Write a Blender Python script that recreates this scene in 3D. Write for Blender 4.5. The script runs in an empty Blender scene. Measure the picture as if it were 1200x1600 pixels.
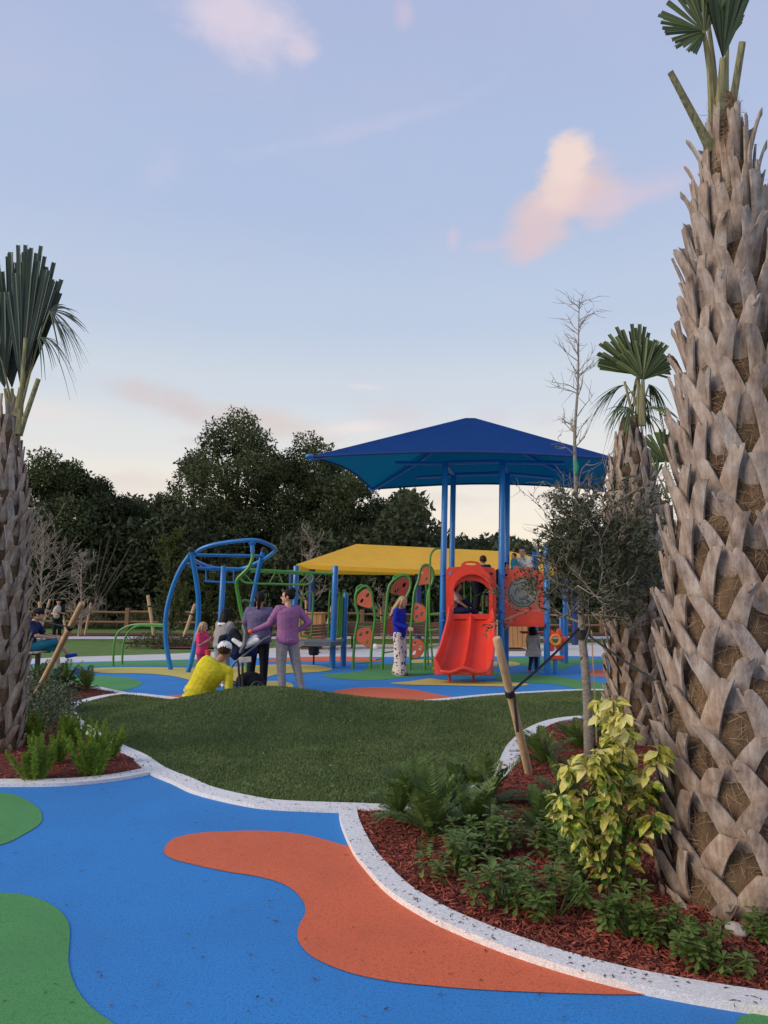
import bpy, bmesh, math, random
import numpy as np
from mathutils import Vector, Matrix, noise as mnoise
from mathutils.geometry import tessellate_polygon
random.seed(7); RNG = np.random.default_rng(7)
C = bpy.context.scene.collection
S = bpy.context.scene
# ------------------------------------------------------------------ camera
F = 1158.0; CAMH = 1.45; TH = math.radians(7.14); RO = math.radians(0.4)
_f = Vector((0, math.cos(TH), math.sin(TH))); _r0 = Vector((1, 0, 0)); _u0 = Vector((0, -math.sin(TH), math.cos(TH)))
_r = _r0*math.cos(RO) + _u0*math.sin(RO); _u = _u0*math.cos(RO) - _r0*math.sin(RO)
CAM = Vector((0, 0, CAMH))
cd = bpy.data.cameras.new('camera'); cam = bpy.data.objects.new('camera', cd); C.objects.link(cam)
cd.sensor_fit = 'VERTICAL'; cd.sensor_height = 36; cd.sensor_width = 27; cd.lens = F/1600*36
cd.clip_start = 0.05; cd.clip_end = 2000
M = Matrix((( _r.x, _u.x, -_f.x, 0), (_r.y, _u.y, -_f.y, 0), (_r.z, _u.z, -_f.z, 0), (0, 0, 0, 1)))
cam.matrix_world = Matrix.Translation(CAM) @ M
S.camera = cam
def ray(px, py): return (_f + _r*((px-600)/F) + _u*((800-py)/F))
def G(px, py, z=0.0):
    d = ray(px, py); t = (z-CAMH)/d.z; return CAM + d*t
def P(px, py, Y):
    d = ray(px, py); return CAM + d*(Y/d.y)
def azel(px, py):
    d = ray(px, py).normalized(); return math.atan2(d.x, d.y), math.asin(d.z)
# ------------------------------------------------------------------ world
S.view_settings.view_transform = 'Standard'; S.view_settings.look = 'None'
S.view_settings.exposure = 0.12; S.view_settings.gamma = 1.0; S.view_settings.use_curve_mapping = False
S.cycles.max_bounces = 6; S.cycles.transparent_max_bounces = 8
SUN_EL = math.radians(26); SUN_AZ = math.radians(-112)     # azimuth from +Y, clockwise positive
def lin(c):
    return tuple((x/255/12.92 if x/255 <= .04045 else ((x/255+.055)/1.055)**2.4) for x in c)
W = bpy.data.worlds.new('World'); S.world = W; W.use_nodes = True
nt = W.node_tree; nt.nodes.clear()
def nn(t, nt_=None, **kw):
    n = (nt_ or nt).nodes.new(t)
    for k, v in kw.items(): setattr(n, k, v)
    return n
def mth(op, a, b=None, c=None, t=None, clamp=False):
    t = t or nt
    n = t.nodes.new('ShaderNodeMath'); n.operation = op; n.use_clamp = clamp
    for i, v in enumerate((a, b, c)):
        if v is None: continue
        if isinstance(v, (int, float)): n.inputs[i].default_value = v
        else: t.links.new(v, n.inputs[i])
    return n.outputs[0]
tc = nn('ShaderNodeTexCoord'); sx = nn('ShaderNodeSeparateXYZ'); nt.links.new(tc.outputs['Generated'], sx.inputs[0])
X_, Y_, Z_ = sx.outputs
el = mth('ARCSINE', Z_); az = mth('ARCTAN2', X_, Y_)
rp = nn('ShaderNodeValToRGB'); cr = rp.color_ramp; cr.interpolation = 'EASE'
stops = [(0, (243, 226, 194)), (3.5, (242, 228, 203)), (8, (236, 227, 212)), (12, (216, 216, 215)), (16, (199, 207, 216)), (22, (181, 195, 216)), (30, (168, 184, 214)), (42, (165, 177, 210)), (60, (158, 175, 212)), (90, (152, 176, 220))]
while len(cr.elements) < len(stops): cr.elements.new(0.5)
for e, (p, c) in zip(cr.elements, stops): e.position = max(0, p/90); e.color = (*lin(c), 1)
nt.links.new(mth('DIVIDE', el, math.pi/2, clamp=True), rp.inputs[0])
# soft mauve veil toward the left, high up
cb = nn('ShaderNodeCombineXYZ'); nt.links.new(mth('MULTIPLY', az, 1.0), cb.inputs[0]); nt.links.new(mth('MULTIPLY', el, 1.9), cb.inputs[1])
nz = nn('ShaderNodeTexNoise'); nz.inputs['Scale'].default_value = 3.2; nz.inputs['Detail'].default_value = 7; nz.inputs['Roughness'].default_value = .55
nt.links.new(cb.outputs[0], nz.inputs['Vector'])
nf = nn('ShaderNodeTexNoise'); nf.inputs['Scale'].default_value = 11; nf.inputs['Detail'].default_value = 8; nf.inputs['Roughness'].default_value = .6
nt.links.new(cb.outputs[0], nf.inputs['Vector'])
def mixc(a, b, fac):
    m = nn('ShaderNodeMix', data_type='RGBA')
    nt.links.new(fac, m.inputs[0])
    if isinstance(a, tuple): m.inputs[6].default_value = (*a, 1)
    else: nt.links.new(a, m.inputs[6])
    if isinstance(b, tuple): m.inputs[7].default_value = (*b, 1)
    else: nt.links.new(b, m.inputs[7])
    return m.outputs[2]
def sstep(x, lo, hi):
    n = nn('ShaderNodeMapRange', interpolation_type='SMOOTHSTEP'); nt.links.new(x, n.inputs[0])
    n.inputs[1].default_value = lo; n.inputs[2].default_value = hi; n.inputs[3].default_value = 0; n.inputs[4].default_value = 1
    return n.outputs[0]
sky = rp.outputs[0]
veil = mth('MULTIPLY', sstep(nz.outputs[0], .42, .75), mth('MULTIPLY', sstep(el, .1, .5), .34))
sky = mixc(sky, lin((186, 187, 211)), veil)
low = mth('MULTIPLY', sstep(nz.outputs[0], .40, .66), mth('MULTIPLY', mth('SUBTRACT', 1.0, sstep(el, .06, .36)), .5))
sky = mixc(sky, lin((214, 205, 205)), low)
def blob(px, py, rx, ry, rot, strength, col, amp=.9, nse=None, soft=.05, hi=1.2):
    global sky
    a0, e0 = azel(px, py); s = 1/F
    u = mth('SUBTRACT', az, a0); v = mth('SUBTRACT', el, e0)
    c, s_ = math.cos(math.radians(rot)), math.sin(math.radians(rot))
    uu = mth('DIVIDE', mth('ADD', mth('MULTIPLY', u, c), mth('MULTIPLY', v, s_)), rx*s)
    vv = mth('DIVIDE', mth('SUBTRACT', mth('MULTIPLY', v, c), mth('MULTIPLY', u, s_)), ry*s)
    d = mth('SQRT', mth('ADD', mth('MULTIPLY', uu, uu), mth('MULTIPLY', vv, vv)))
    d = mth('ADD', d, mth('MULTIPLY', mth('SUBTRACT', (nse or nf).outputs[0], .5), amp*2))
    m = mth('MULTIPLY', mth('SUBTRACT', 1.0, sstep(d, soft, hi)), strength)
    sky = mixc(sky, col, m)
pk = lin((226, 200, 202)); pk2 = lin((214, 190, 202)); gr = lin((200, 188, 190))
blob(985, 302, 120, 24, 3, .6, lin((204, 192, 208)), .8); blob(1010, 302, 60, 13, 8, .5, lin((196, 187, 208)), .8)
blob(848, 342, 80, 56, 40, .95, lin((212, 190, 194)), .75, soft=.3, hi=1.05); blob(912, 296, 86, 52, -12, .95, lin((214, 190, 192)), .75, soft=.3, hi=1.05)
blob(880, 285, 62, 52, 30, .8, lin((228, 205, 198)), .8, soft=.2, hi=1.05); blob(888, 244, 46, 44, 0, .97, lin((230, 208, 200)), .65, soft=.4, hi=1.0); blob(950, 318, 60, 30, 10, .8, lin((205, 190, 205)), .7); blob(828, 372, 40, 24, 30, .7, lin((208, 188, 196)), .9)
blob(708, 372, 14, 22, 0, .4, pk2, .6); blob(760, 385, 40, 10, 0, .25, pk2, .8)
blob(370, 25, 135, 56, -15, .85, lin((214, 202, 216)), .9); blob(470, 75, 38, 26, 30, .6, lin((214, 200, 214)), .7)
blob(632, 20, 22, 22, 0, .4, pk2, .7); blob(250, 265, 50, 30, 40, .25, lin((200, 195, 220)), .9)
blob(560, 205, 250, 14, 12, .3, lin((196, 196, 220)), 1.2)
blob(285, 636, 120, 26, -14, .75, lin((204, 190, 188)), 1.0, soft=.0, hi=1.3); blob(420, 660, 120, 24, -8, .75, lin((208, 195, 190)), 1.0, soft=.0, hi=1.3); blob(350, 690, 70, 12, 0, .5, lin((206, 197, 196)), 1.0)
blob(560, 668, 80, 12, 5, .6, lin((235, 220, 214)), 1.0); blob(620, 650, 60, 26, 0, .5, lin((208, 200, 206)), 1.0)
blob(770, 650, 45, 20, 0, .5, lin((204, 198, 208)), 1.0); blob(850, 655, 30, 22, 0, .45, lin((206, 199, 208)), 1.0)
blob(690, 780, 170, 16, 0, .5, lin((214, 205, 200)), 1.2); blob(200, 750, 120, 22, 0, .5, lin((212, 202, 195)), 1.0)
blob(60, 640, 110, 22, 5, .35, lin((230, 214, 205)), 1.0); blob(570, 604, 45, 6, -3, .5, lin((222, 214, 216)), .8)
sk = nn('ShaderNodeTexSky', sky_type='NISHITA'); sk.sun_disc = False; sk.sun_elevation = SUN_EL; sk.sun_rotation = SUN_AZ
bg1 = nn('ShaderNodeBackground'); bg2 = nn('ShaderNodeBackground')
nt.links.new(sk.outputs[0], bg1.inputs[0]); bg1.inputs[1].default_value = 0.007
nt.links.new(sky, bg2.inputs[0]); bg2.inputs[1].default_value = 1.0
ad = nn('ShaderNodeAddShader'); nt.links.new(bg1.outputs[0], ad.inputs[0]); nt.links.new(bg2.outputs[0], ad.inputs[1])
wo = nn('ShaderNodeOutputWorld'); nt.links.new(ad.outputs[0], wo.inputs[0])
# ------------------------------------------------------------------ sun (afterglow: very soft)
sl = bpy.data.lights.new('sun', 'SUN'); sl.energy = 2.4; sl.angle = math.radians(34); sl.color = (1, .84, .66)
so = bpy.data.objects.new('sun', sl); C.objects.link(so)
sd = Vector((math.sin(SUN_AZ)*math.cos(SUN_EL), math.cos(SUN_AZ)*math.cos(SUN_EL), math.sin(SUN_EL)))
so.rotation_euler = sd.to_track_quat('Z', 'Y').to_euler(); so.location = (-8, -6, 14)
# ------------------------------------------------------------------ materials
MATS = {}
def mat(name, col, rough=.6, var=.12, scale=4, bump=0, bscale=60, col2=None, island=0, trans=0, tcol=None, metal=0, spec=.5, detail=6, dark=None, stretch=None, coat=0, bdist=.01):
    if name in MATS: return MATS[name]
    m = bpy.data.materials.new(name); m.use_nodes = True; t = m.node_tree; t.nodes.clear()
    out = nn('ShaderNodeOutputMaterial', t); b = nn('ShaderNodeBsdfPrincipled', t)
    b.inputs['Roughness'].default_value = rough; b.inputs['Metallic'].default_value = metal
    b.inputs['Specular IOR Level'].default_value = spec; b.inputs['Coat Weight'].default_value = coat
    co = nn('ShaderNodeTexCoord', t); vec = co.outputs['Object']
    if stretch:
        mp = nn('ShaderNodeMapping', t); mp.inputs['Scale'].default_value = stretch; t.links.new(vec, mp.inputs[0]); vec = mp.outputs[0]
    n = nn('ShaderNodeTexNoise', t); n.inputs['Scale'].default_value = scale; n.inputs['Detail'].default_value = detail
    t.links.new(vec, n.inputs['Vector'])
    r = nn('ShaderNodeValToRGB', t); e = r.color_ramp.elements
    e[0].position = .3; e[1].position = .7
    c2 = col2 or tuple(min(1, c*(1+var)) for c in col)
    c1 = dark or (col if col2 else tuple(c*(1-var) for c in col))
    e[0].color = (*c1, 1); e[1].color = (*c2, 1)
    fac = n.outputs[0]
    if island:
        g = nn('ShaderNodeNewGeometry', t)
        fac = mth('ADD', mth('MULTIPLY', fac, 1-island, t=t), mth('MULTIPLY', g.outputs['Random Per Island'], island, t=t), t=t)
        e[0].position = .3*(1-island); e[1].position = 1-.3*(1-island)
    t.links.new(fac, r.inputs[0]); t.links.new(r.outputs[0], b.inputs['Base Color'])
    if bump:
        n2 = nn('ShaderNodeTexNoise', t); n2.inputs['Scale'].default_value = bscale; n2.inputs['Detail'].default_value = 4; t.links.new(vec, n2.inputs['Vector'])
        bp = nn('ShaderNodeBump', t); bp.inputs['Strength'].default_value = min(1, bump); bp.inputs['Distance'].default_value = bdist
        t.links.new(n2.outputs[0], bp.inputs['Height']); t.links.new(bp.outputs[0], b.inputs['Normal'])
    if trans:
        tr = nn('ShaderNodeBsdfTranslucent', t)
        if tcol: tr.inputs[0].default_value = (*tcol, 1)
        else: t.links.new(r.outputs[0], tr.inputs[0])
        mx = nn('ShaderNodeMixShader', t); mx.inputs[0].default_value = trans
        t.links.new(b.outputs[0], mx.inputs[1]); t.links.new(tr.outputs[0], mx.inputs[2]); t.links.new(mx.outputs[0], out.inputs[0])
    else: t.links.new(b.outputs[0], out.inputs[0])
    MATS[name] = m; return m
def speckle(name, col, sp, dirt, rough=.85, gscale=240, patch=None):
    """granular surface: base colour, fine grain colour, large faint dirt"""
    if name in MATS: return MATS[name]
    m = bpy.data.materials.new(name); m.use_nodes = True; t = m.node_tree; t.nodes.clear()
    out = nn('ShaderNodeOutputMaterial', t); b = nn('ShaderNodeBsdfPrincipled', t); b.inputs['Roughness'].default_value = rough
    b.inputs['Specular IOR Level'].default_value = .3
    co = nn('ShaderNodeTexCoord', t)
    def noise(sc, det=3):
        n = nn('ShaderNodeTexNoise', t); n.inputs['Scale'].default_value = sc; n.inputs['Detail'].default_value = det; t.links.new(co.outputs['Object'], n.inputs['Vector']); return n.outputs[0]
    def mix(a, b_, fac):
        mm = nn('ShaderNodeMix', t, data_type='RGBA'); t.links.new(fac, mm.inputs[0])
        for i, v in ((6, a), (7, b_)):
            if isinstance(v, tuple): mm.inputs[i].default_value = (*v, 1)
            else: t.links.new(v, mm.inputs[i])
        return mm.outputs[2]
    def ss(x, lo, hi, o=1.0):
        n = nn('ShaderNodeMapRange', t); t.links.new(x, n.inputs[0]); n.inputs[1].default_value = lo; n.inputs[2].default_value = hi; n.inputs[4].default_value = o; return n.outputs[0]
    g = noise(gscale, 2); g2 = noise(gscale*.3, 2)
    c = mix(tuple(x*.82 for x in col), tuple(min(1, x*1.12) for x in sp), ss(g, .36, .66)); c = mix(c, tuple(x*.55 for x in col), ss(g2, .50, .72, .5))
    c = mix(c, dirt, ss(noise(1.1, 6), .42, .75, .5)); c = mix(c, tuple(x*.8 for x in dirt), ss(noise(9, 6), .55, .8, .25))
    t.links.new(c, b.inputs['Base Color'])
    bp = nn('ShaderNodeBump', t); bp.inputs['Strength'].default_value = .7; bp.inputs['Distance'].default_value = .004
    t.links.new(g, bp.inputs['Height']); t.links.new(bp.outputs[0], b.inputs['Normal']); t.links.new(b.outputs[0], out.inputs[0])
    MATS[name] = m; return m
# ------------------------------------------------------------------ mesh builder
class MB:
    def __init__(s): s.v = []; s.f = []; s.mi = []; s.cur = 0
    def add(s, vs, fs):
        o = len(s.v); s.v += [tuple(v) for v in vs]; s.f += [tuple(i+o for i in f) for f in fs]; s.mi += [s.cur]*len(fs)
    def box(s, c, size, rot=None, bev=0):
        hx, hy, hz = (x/2 for x in size); c = Vector(c); R_ = rot or Matrix.Identity(3)
        if bev <= 0:
            vs = [c + R_ @ Vector((a*hx, b*hy, d*hz)) for a in (-1, 1) for b in (-1, 1) for d in (-1, 1)]
            s.add(vs, [(0,1,3,2),(4,6,7,5),(0,4,5,1),(2,3,7,6),(0,2,6,4),(1,5,7,3)]); return
        b_ = min(bev, hx*.9, hy*.9, hz*.9); bm = bmesh.new(); bmesh.ops.create_cube(bm, size=1)
        for v in bm.verts: v.co = Vector((v.co.x*2*hx, v.co.y*2*hy, v.co.z*2*hz))
        bmesh.ops.bevel(bm, geom=bm.edges[:], offset=b_, segments=1, affect='EDGES')
        bm.verts.index_update(); s.add([c + R_ @ v.co for v in bm.verts], [[v.index for v in f.verts] for f in bm.faces]); bm.free()
    def tube(s, pts, rad, seg=10, cap=True, flat=1.0, side=None, closed=False):
        pts = [Vector(p) for p in pts]; n = len(pts)
        if isinstance(rad, (int, float)): rad = [rad]*n
        rings = []; prev = None
        for i in range(n):
            if closed: T = pts[(i+1) % n]-pts[i-1]
            else: T = pts[min(i+1, n-1)]-pts[max(i-1, 0)]
            T = T.normalized() if T.length > 1e-9 else Vector((0, 0, 1))
            if prev is None:
                a = side or (Vector((1, 0, 0)) if abs(T.x) < .9 else Vector((0, 1, 0)))
            else: a = prev
            A = (a - T*a.dot(T))
            A = A.normalized() if A.length > 1e-6 else T.orthogonal().normalized()
            B = T.cross(A); prev = A
            r = rad[i]; rx, ry = (r if isinstance(r, tuple) else (r, r*flat))
            rings.append([pts[i] + A*rx*math.cos(2*math.pi*k/seg) + B*ry*math.sin(2*math.pi*k/seg) for k in range(seg)])
        vs = [v for r in rings for v in r]; fs = []
        for i in range(n if closed else n-1):
            j = (i+1) % n
            for k in range(seg):
                k2 = (k+1) % seg; fs.append((i*seg+k, i*seg+k2, j*seg+k2, j*seg+k))
        if cap and not closed: fs.append(tuple(range(seg-1, -1, -1))); fs.append(tuple((n-1)*seg+k for k in range(seg)))
        s.add(vs, fs)
    def ball(s, c, r, seg=12, rings=8, rot=None):
        r = (r, r, r) if isinstance(r, (int, float)) else r; c = Vector(c); vs = []; fs = []; R_ = rot or Matrix.Identity(3)
        vs.append(c + R_ @ Vector((0, 0, r[2])))
        for i in range(1, rings):
            ph = math.pi*i/rings
            for k in range(seg):
                th = 2*math.pi*k/seg; vs.append(c + R_ @ Vector((r[0]*math.sin(ph)*math.cos(th), r[1]*math.sin(ph)*math.sin(th), r[2]*math.cos(ph))))
        vs.append(c + R_ @ Vector((0, 0, -r[2]))); L = len(vs)-1
        for k in range(seg):
            k2 = (k+1) % seg; fs.append((0, 1+k, 1+k2)); fs.append((L, 1+(rings-2)*seg+k2, 1+(rings-2)*seg+k))
            for i in range(rings-2):
                a = 1+i*seg; fs.append((a+k, a+seg+k, a+seg+k2, a+k2))
        s.add(vs, fs)
    def prism(s, poly, thick, fr, holes=None):
        """poly: 2D outline, fr: function (u,v,w)->world; extruded from w=0 to w=thick; holes cut through"""
        loops = [poly] + (holes or [])
        tri = tessellate_polygon([[Vector((u, v, 0)) for u, v in l] for l in loops])
        flat = [p for l in loops for p in l]; n = len(flat)
        vs = [fr(u, v, 0) for u, v in flat] + [fr(u, v, thick) for u, v in flat]
        fs = [tuple(t_) for t_ in tri] + [tuple(i+n for i in reversed(t_)) for t_ in tri]
        o = 0
        for l in loops:
            m = len(l)
            for i in range(m): j = (i+1) % m; fs.append((o+i, o+j, n+o+j, n+o+i))
            o += m
        s.add(vs, fs)
    def build(s, name, mats, parent=None, smooth=True, origin=None, angle=40):
        me = bpy.data.meshes.new(name); o = bpy.data.objects.new(name, me)
        org = Vector(origin) if origin is not None else (wloc(parent) if parent else Vector((0, 0, 0)))
        me.from_pydata([(v[0]-org.x, v[1]-org.y, v[2]-org.z) for v in s.v], [], s.f)
        for m in (mats if isinstance(mats, (list, tuple)) else [mats]): me.materials.append(m)
        if any(s.mi): me.polygons.foreach_set('material_index', s.mi)
        bm = bmesh.new(); bm.from_mesh(me); bmesh.ops.recalc_face_normals(bm, faces=bm.faces)
        if smooth:
            ca = math.radians(angle)
            for f in bm.faces: f.smooth = True
            for e in bm.edges:
                if len(e.link_faces) == 2 and e.calc_face_angle(0) > ca: e.smooth = False
        bm.to_mesh(me); bm.free()
        C.objects.link(o)
        if parent: o.parent = parent
        elif origin is not None: o.location = org
        return o
LOC = {}
def wloc(o):
    v = Vector(o.location)
    while o.parent: o = o.parent; v = v + Vector(o.location)
    return v
def npmesh(name, V, Fc, mats, parent=None, origin=None, smooth=False, mi=None):
    """fast mesh: V (n,3), Fc (m,k) same-size faces"""
    me = bpy.data.meshes.new(name); org = np.array(Vector(origin) if origin is not None else (wloc(parent) if parent else (0, 0, 0)))
    V = np.asarray(V, dtype=np.float64)-org; n, k = Fc.shape
    me.vertices.add(len(V)); me.vertices.foreach_set('co', V.astype(np.float32).ravel())
    me.loops.add(n*k); me.loops.foreach_set('vertex_index', Fc.astype(np.int32).ravel())
    me.polygons.add(n); me.polygons.foreach_set('loop_start', np.arange(0, n*k, k, dtype=np.int32))
    for m in (mats if isinstance(mats, (list, tuple)) else [mats]): me.materials.append(m)
    if mi is not None: me.polygons.foreach_set('material_index', np.asarray(mi, dtype=np.int32))
    me.polygons.foreach_set('use_smooth', np.full(n, smooth)); me.update(calc_edges=True); me.validate()
    o = bpy.data.objects.new(name, me); C.objects.link(o)
    if parent: o.parent = parent
    elif origin is not None: o.location = org
    return o
def tag(o, label=None, cat=None, group=None, kind=None):
    if label: o['label'] = label
    if cat: o['category'] = cat
    if group: o['group'] = group
    if kind: o['kind'] = kind
    return o
def thing(name, label, cat, loc=(0, 0, 0), rz=0, group=None):
    o = bpy.data.objects.new(name, None); C.objects.link(o); o.location = loc; o.rotation_euler = (0, 0, rz); o.empty_display_size = .1
    return tag(o, label, cat, group)
KIDS = {}
def copy_tree(root, loc, rz, label, scale=1.0):
    kids = [o for o in C.objects if o.parent == root]
    r = root.copy(); C.objects.link(r); r.location = loc; r.rotation_euler = (0, 0, rz); r.scale = (scale,)*3 if isinstance(scale, (int, float)) else scale
    if label: r['label'] = label
    for ch in kids:
        c = ch.copy(); C.objects.link(c); c.parent = r
        for g in [o for o in C.objects if o.parent == ch]:
            d = g.copy(); C.objects.link(d); d.parent = c
    return r
def cat_spline(pts, n=8, closed=False):
    pts = [Vector(p) for p in pts]; out = []; N = len(pts)
    for i in range(N if closed else N-1):
        if closed: a, b, c, d = pts[i-1], pts[i], pts[(i+1) % N], pts[(i+2) % N]
        else: a, b, c, d = pts[max(i-1, 0)], pts[i], pts[i+1], pts[min(i+2, N-1)]
        for k in range(n):
            t = k/n; out.append(.5*((2*b)+(c-a)*t+(2*a-5*b+4*c-d)*t*t+(3*b-a-3*c+d)*t**3))
    if not closed: out.append(pts[-1])
    return out
def inpoly(px, py, poly):
    """vectorised point in polygon"""
    inside = np.zeros(len(px), bool); n = len(poly)
    for i in range(n):
        x1, y1 = poly[i]; x2, y2 = poly[(i+1) % n]
        if y1 == y2: continue
        c = ((y1 > py) != (y2 > py)) & (px < (x2-x1)*(py-y1)/(y2-y1)+x1)
        inside ^= c
    return inside
def edist(px, py, poly):
    d = np.full(len(px), 1e9); n = len(poly)
    for i in range(n):
        x1, y1 = poly[i]; x2, y2 = poly[(i+1) % n]; dx, dy = x2-x1, y2-y1; L = dx*dx+dy*dy+1e-12
        t = np.clip(((px-x1)*dx+(py-y1)*dy)/L, 0, 1); d = np.minimum(d, np.hypot(px-x1-t*dx, py-y1-t*dy))
    return d
def pxpoly(pts, n=6, closed=True):
    """smooth a pixel outline and drop it on the ground plane -> list of (x, y)"""
    q = cat_spline([Vector((x, y, 0)) for x, y in pts], n, closed)
    return [(g.x, g.y) for g in (G(p.x, p.y) for p in q)]
def struct(o): o['kind'] = 'structure'; return o
def sheet(name, poly, z, m, kind='structure'):
    mb = MB(); tri = tessellate_polygon([[Vector((x, y, 0)) for x, y in poly]])
    mb.add([(x, y, z) for x, y in poly], tri); o = mb.build(name, m, smooth=False)
    for p in o.data.polygons:
        pass
    if sum(p.normal.z for p in o.data.polygons) < 0: o.data.flip_normals()
    if kind: o['kind'] = kind
    return o
def ribbon(name, line, w0, w1, z0, z1, m, closed=False):
    """raised strip between offsets w0..w1 (to the left of travel) of a ground polyline"""
    n = len(line); mb = MB(); A = []; B = []
    for i in range(n):
        a = line[i-1] if (closed or i > 0) else line[i]; b = line[(i+1) % n] if (closed or i < n-1) else line[i]
        dx, dy = b[0]-a[0], b[1]-a[1]; L = math.hypot(dx, dy) or 1; nx, ny = -dy/L, dx/L
        A.append((line[i][0]+nx*w0, line[i][1]+ny*w0)); B.append((line[i][0]+nx*w1, line[i][1]+ny*w1))
    vs = []
    for a, b in zip(A, B): vs += [(a[0], a[1], z0), (a[0], a[1], z1), (b[0], b[1], z1), (b[0], b[1], z0)]
    fs = []
    for i in range(n if closed else n-1):
        j = (i+1) % n
        for k in range(3): fs.append((i*4+k, i*4+k+1, j*4+k+1, j*4+k))
    mb.add(vs, fs); o = mb.build(name, m, smooth=False); o['kind'] = 'structure'; return o
# leaves: vectorised little blades
def leaf_arrays(P0, D, N, L, Wd, kind='kite', bend=0.0, fold=.15):
    """P0 base, D direction (unit), N approx normal, L length, Wd width -> verts, quad faces"""
    n = len(P0); D = D/np.linalg.norm(D, axis=1, keepdims=True)
    Sd = np.cross(D, N); Sd /= (np.linalg.norm(Sd, axis=1, keepdims=True)+1e-9); Nn = np.cross(Sd, D)
    L = np.broadcast_to(np.asarray(L, float), (n,))[:, None]; Wd = np.broadcast_to(np.asarray(Wd, float), (n,))[:, None]
    if kind == 'kite':
        T = [(0, 0, 0), (.5, -.5, fold), (1, 0, 0), (.5, .5, fold)]; Fq = [(0, 1, 2, 3)]
    elif kind == 'leaf':
        T = [(0, 0, 0), (.3, -.42, fold), (.7, -.4, fold), (1, 0, 0), (.7, .4, fold), (.3, .42, fold), (.5, 0, 0)]
        Fq = [(0, 1, 2, 6), (6, 2, 3, 3), (6, 3, 4, 4), (0, 6, 4, 5)]
        T = [(0, 0, 0), (.35, -.5, fold), (.75, -.38, fold), (1, 0, 0), (.75, .38, fold), (.35, .5, fold), (.45, 0, 0)]
        Fq = [(0, 1, 2, 6), (6, 2, 3, 4), (0, 6, 4, 5)]
    elif kind == 'obov':
        T = [(0, 0, 0), (.45, -.3, fold*.6), (.82, -.5, fold), (1, 0, 0), (.82, .5, fold), (.45, .3, fold*.6), (.5, 0, 0)]
        Fq = [(0, 1, 2, 6), (6, 2, 3, 4), (0, 6, 4, 5)]
    elif kind == 'blade':
        T = [(0, -.5, 0), (0, .5, 0), (.55, .4, 0), (.55, -.4, 0), (1, .04, 0), (1, -.04, 0)]; Fq = [(0, 1, 2, 3), (3, 2, 4, 5)]
    k = len(T); V = np.zeros((n, k, 3))
    for i, (a, b, c) in enumerate(T):
        V[:, i] = P0 + D*(a*L) + Sd*(b*Wd) + Nn*(c*Wd) - Nn*(bend*a*a*L)
    Fc = np.array(Fq)[None] + (np.arange(n)*k)[:, None, None]
    return V.reshape(-1, 3), Fc.reshape(-1, 4)
def joinarr(lst):
    Vs = []; Fs = []; o = 0
    for V, Fc in lst: Vs.append(V); Fs.append(Fc+o); o += len(V)
    return np.concatenate(Vs), np.concatenate(Fs)
def runit(n):
    d = RNG.normal(size=(n, 3)); return d/np.linalg.norm(d, axis=1, keepdims=True)
# ================================================================== GROUND
m_blue = speckle('rubber_blue', (.022, .185, .52), (.045, .27, .66), (.035, .15, .40))
m_green = speckle('rubber_green', (.062, .25, .072), (.11, .34, .115), (.06, .19, .07))
m_orange = speckle('rubber_orange', (.60, .112, .048), (.74, .18, .085), (.45, .10, .055))
m_yellow = speckle('rubber_yellow', (.55, .44, .09), (.68, .55, .16), (.42, .34, .12))
m_conc = speckle('pale_concrete', (.56, .54, .54), (.66, .65, .66), (.42, .40, .40), gscale=160)
m_curb = speckle('curb_concrete', (.72, .71, .72), (.80, .79, .80), (.56, .54, .53), gscale=190)
m_lawn = mat('lawn_grass', (.06, .12, .016), .95, .3, 2.2, bump=1, bscale=60, col2=(.11, .19, .03), detail=10)
m_mulch = mat('mulch_soil', (.07, .012, .008), .95, .4, 30, bump=1, bscale=90, col2=(.14, .022, .012), detail=8)
sheet('ground', [(-300, -30), (300, -30), (300, 600), (-300, 600)], -.05, m_lawn)
def gp(pts): return [(G(x, y).x, G(x, y).y) for x, y in pts]
conc = [(-14, 8)] + gp([(-420, 1036), (0, 1031), (100, 1026), (264, 1021), (400, 1015), (460, 1008), (680, 1005), (950, 1004), (1500, 1006)]) + [(22, 8)]
sheet('walkway', conc, -.012, m_conc)
sheet('far_path', gp([(-900, 998), (1900, 998), (1900, 993.5), (-900, 993.5)]), -.02, m_conc)
sheet('far_mulch', gp([(-900, 992), (1900, 992), (1900, 988.5), (-900, 988.5)]), -.015, m_mulch)
rub = [(-12, -4), (12, -4)] + gp([(1500, 1034), (1100, 1028), (900, 1025), (640, 1026), (400, 1028), (264, 1031), (140, 1034), (30, 1038), (-300, 1046)])
sheet('rubber_surface', rub, 0.0, m_blue)
Z = {'a': .004, 'b': .008}
def patch(name, pts, m, z='a', n=8): sheet(name, pxpoly(pts, n), Z[z], m)
patch('orange_patch', [(256,1330),(270,1312),(305,1303),(350,1300),(410,1299),(475,1305),(540,1322),(620,1345),(760,1440),(900,1500),(1080,1540),(1130,1572),(1040,1557),(933,1555),(773,1549),(667,1541),(600,1533),(540,1519),(488,1496),(466,1470),(467,1448),(477,1427),(472,1407),(450,1386),(410,1372),(350,1362),(300,1351),(268,1342)], m_orange)
patch('green_patch', [(-120,1232),(0,1239),(34,1247),(58,1262),(66,1275),(61,1289),(36,1305),(0,1321),(-120,1350)], m_green)
patch('green_patch', [(-160,1392),(0,1396),(42,1400),(76,1412),(100,1431),(109,1455),(107,1505),(119,1545),(145,1577),(185,1606),(260,1660),(100,1750),(-260,1750)], m_green)
patch('green_patch', [(1120,1640),(1150,1600),(1167,1587),(1230,1580),(1300,1600),(1300,1700)], m_green)
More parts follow.
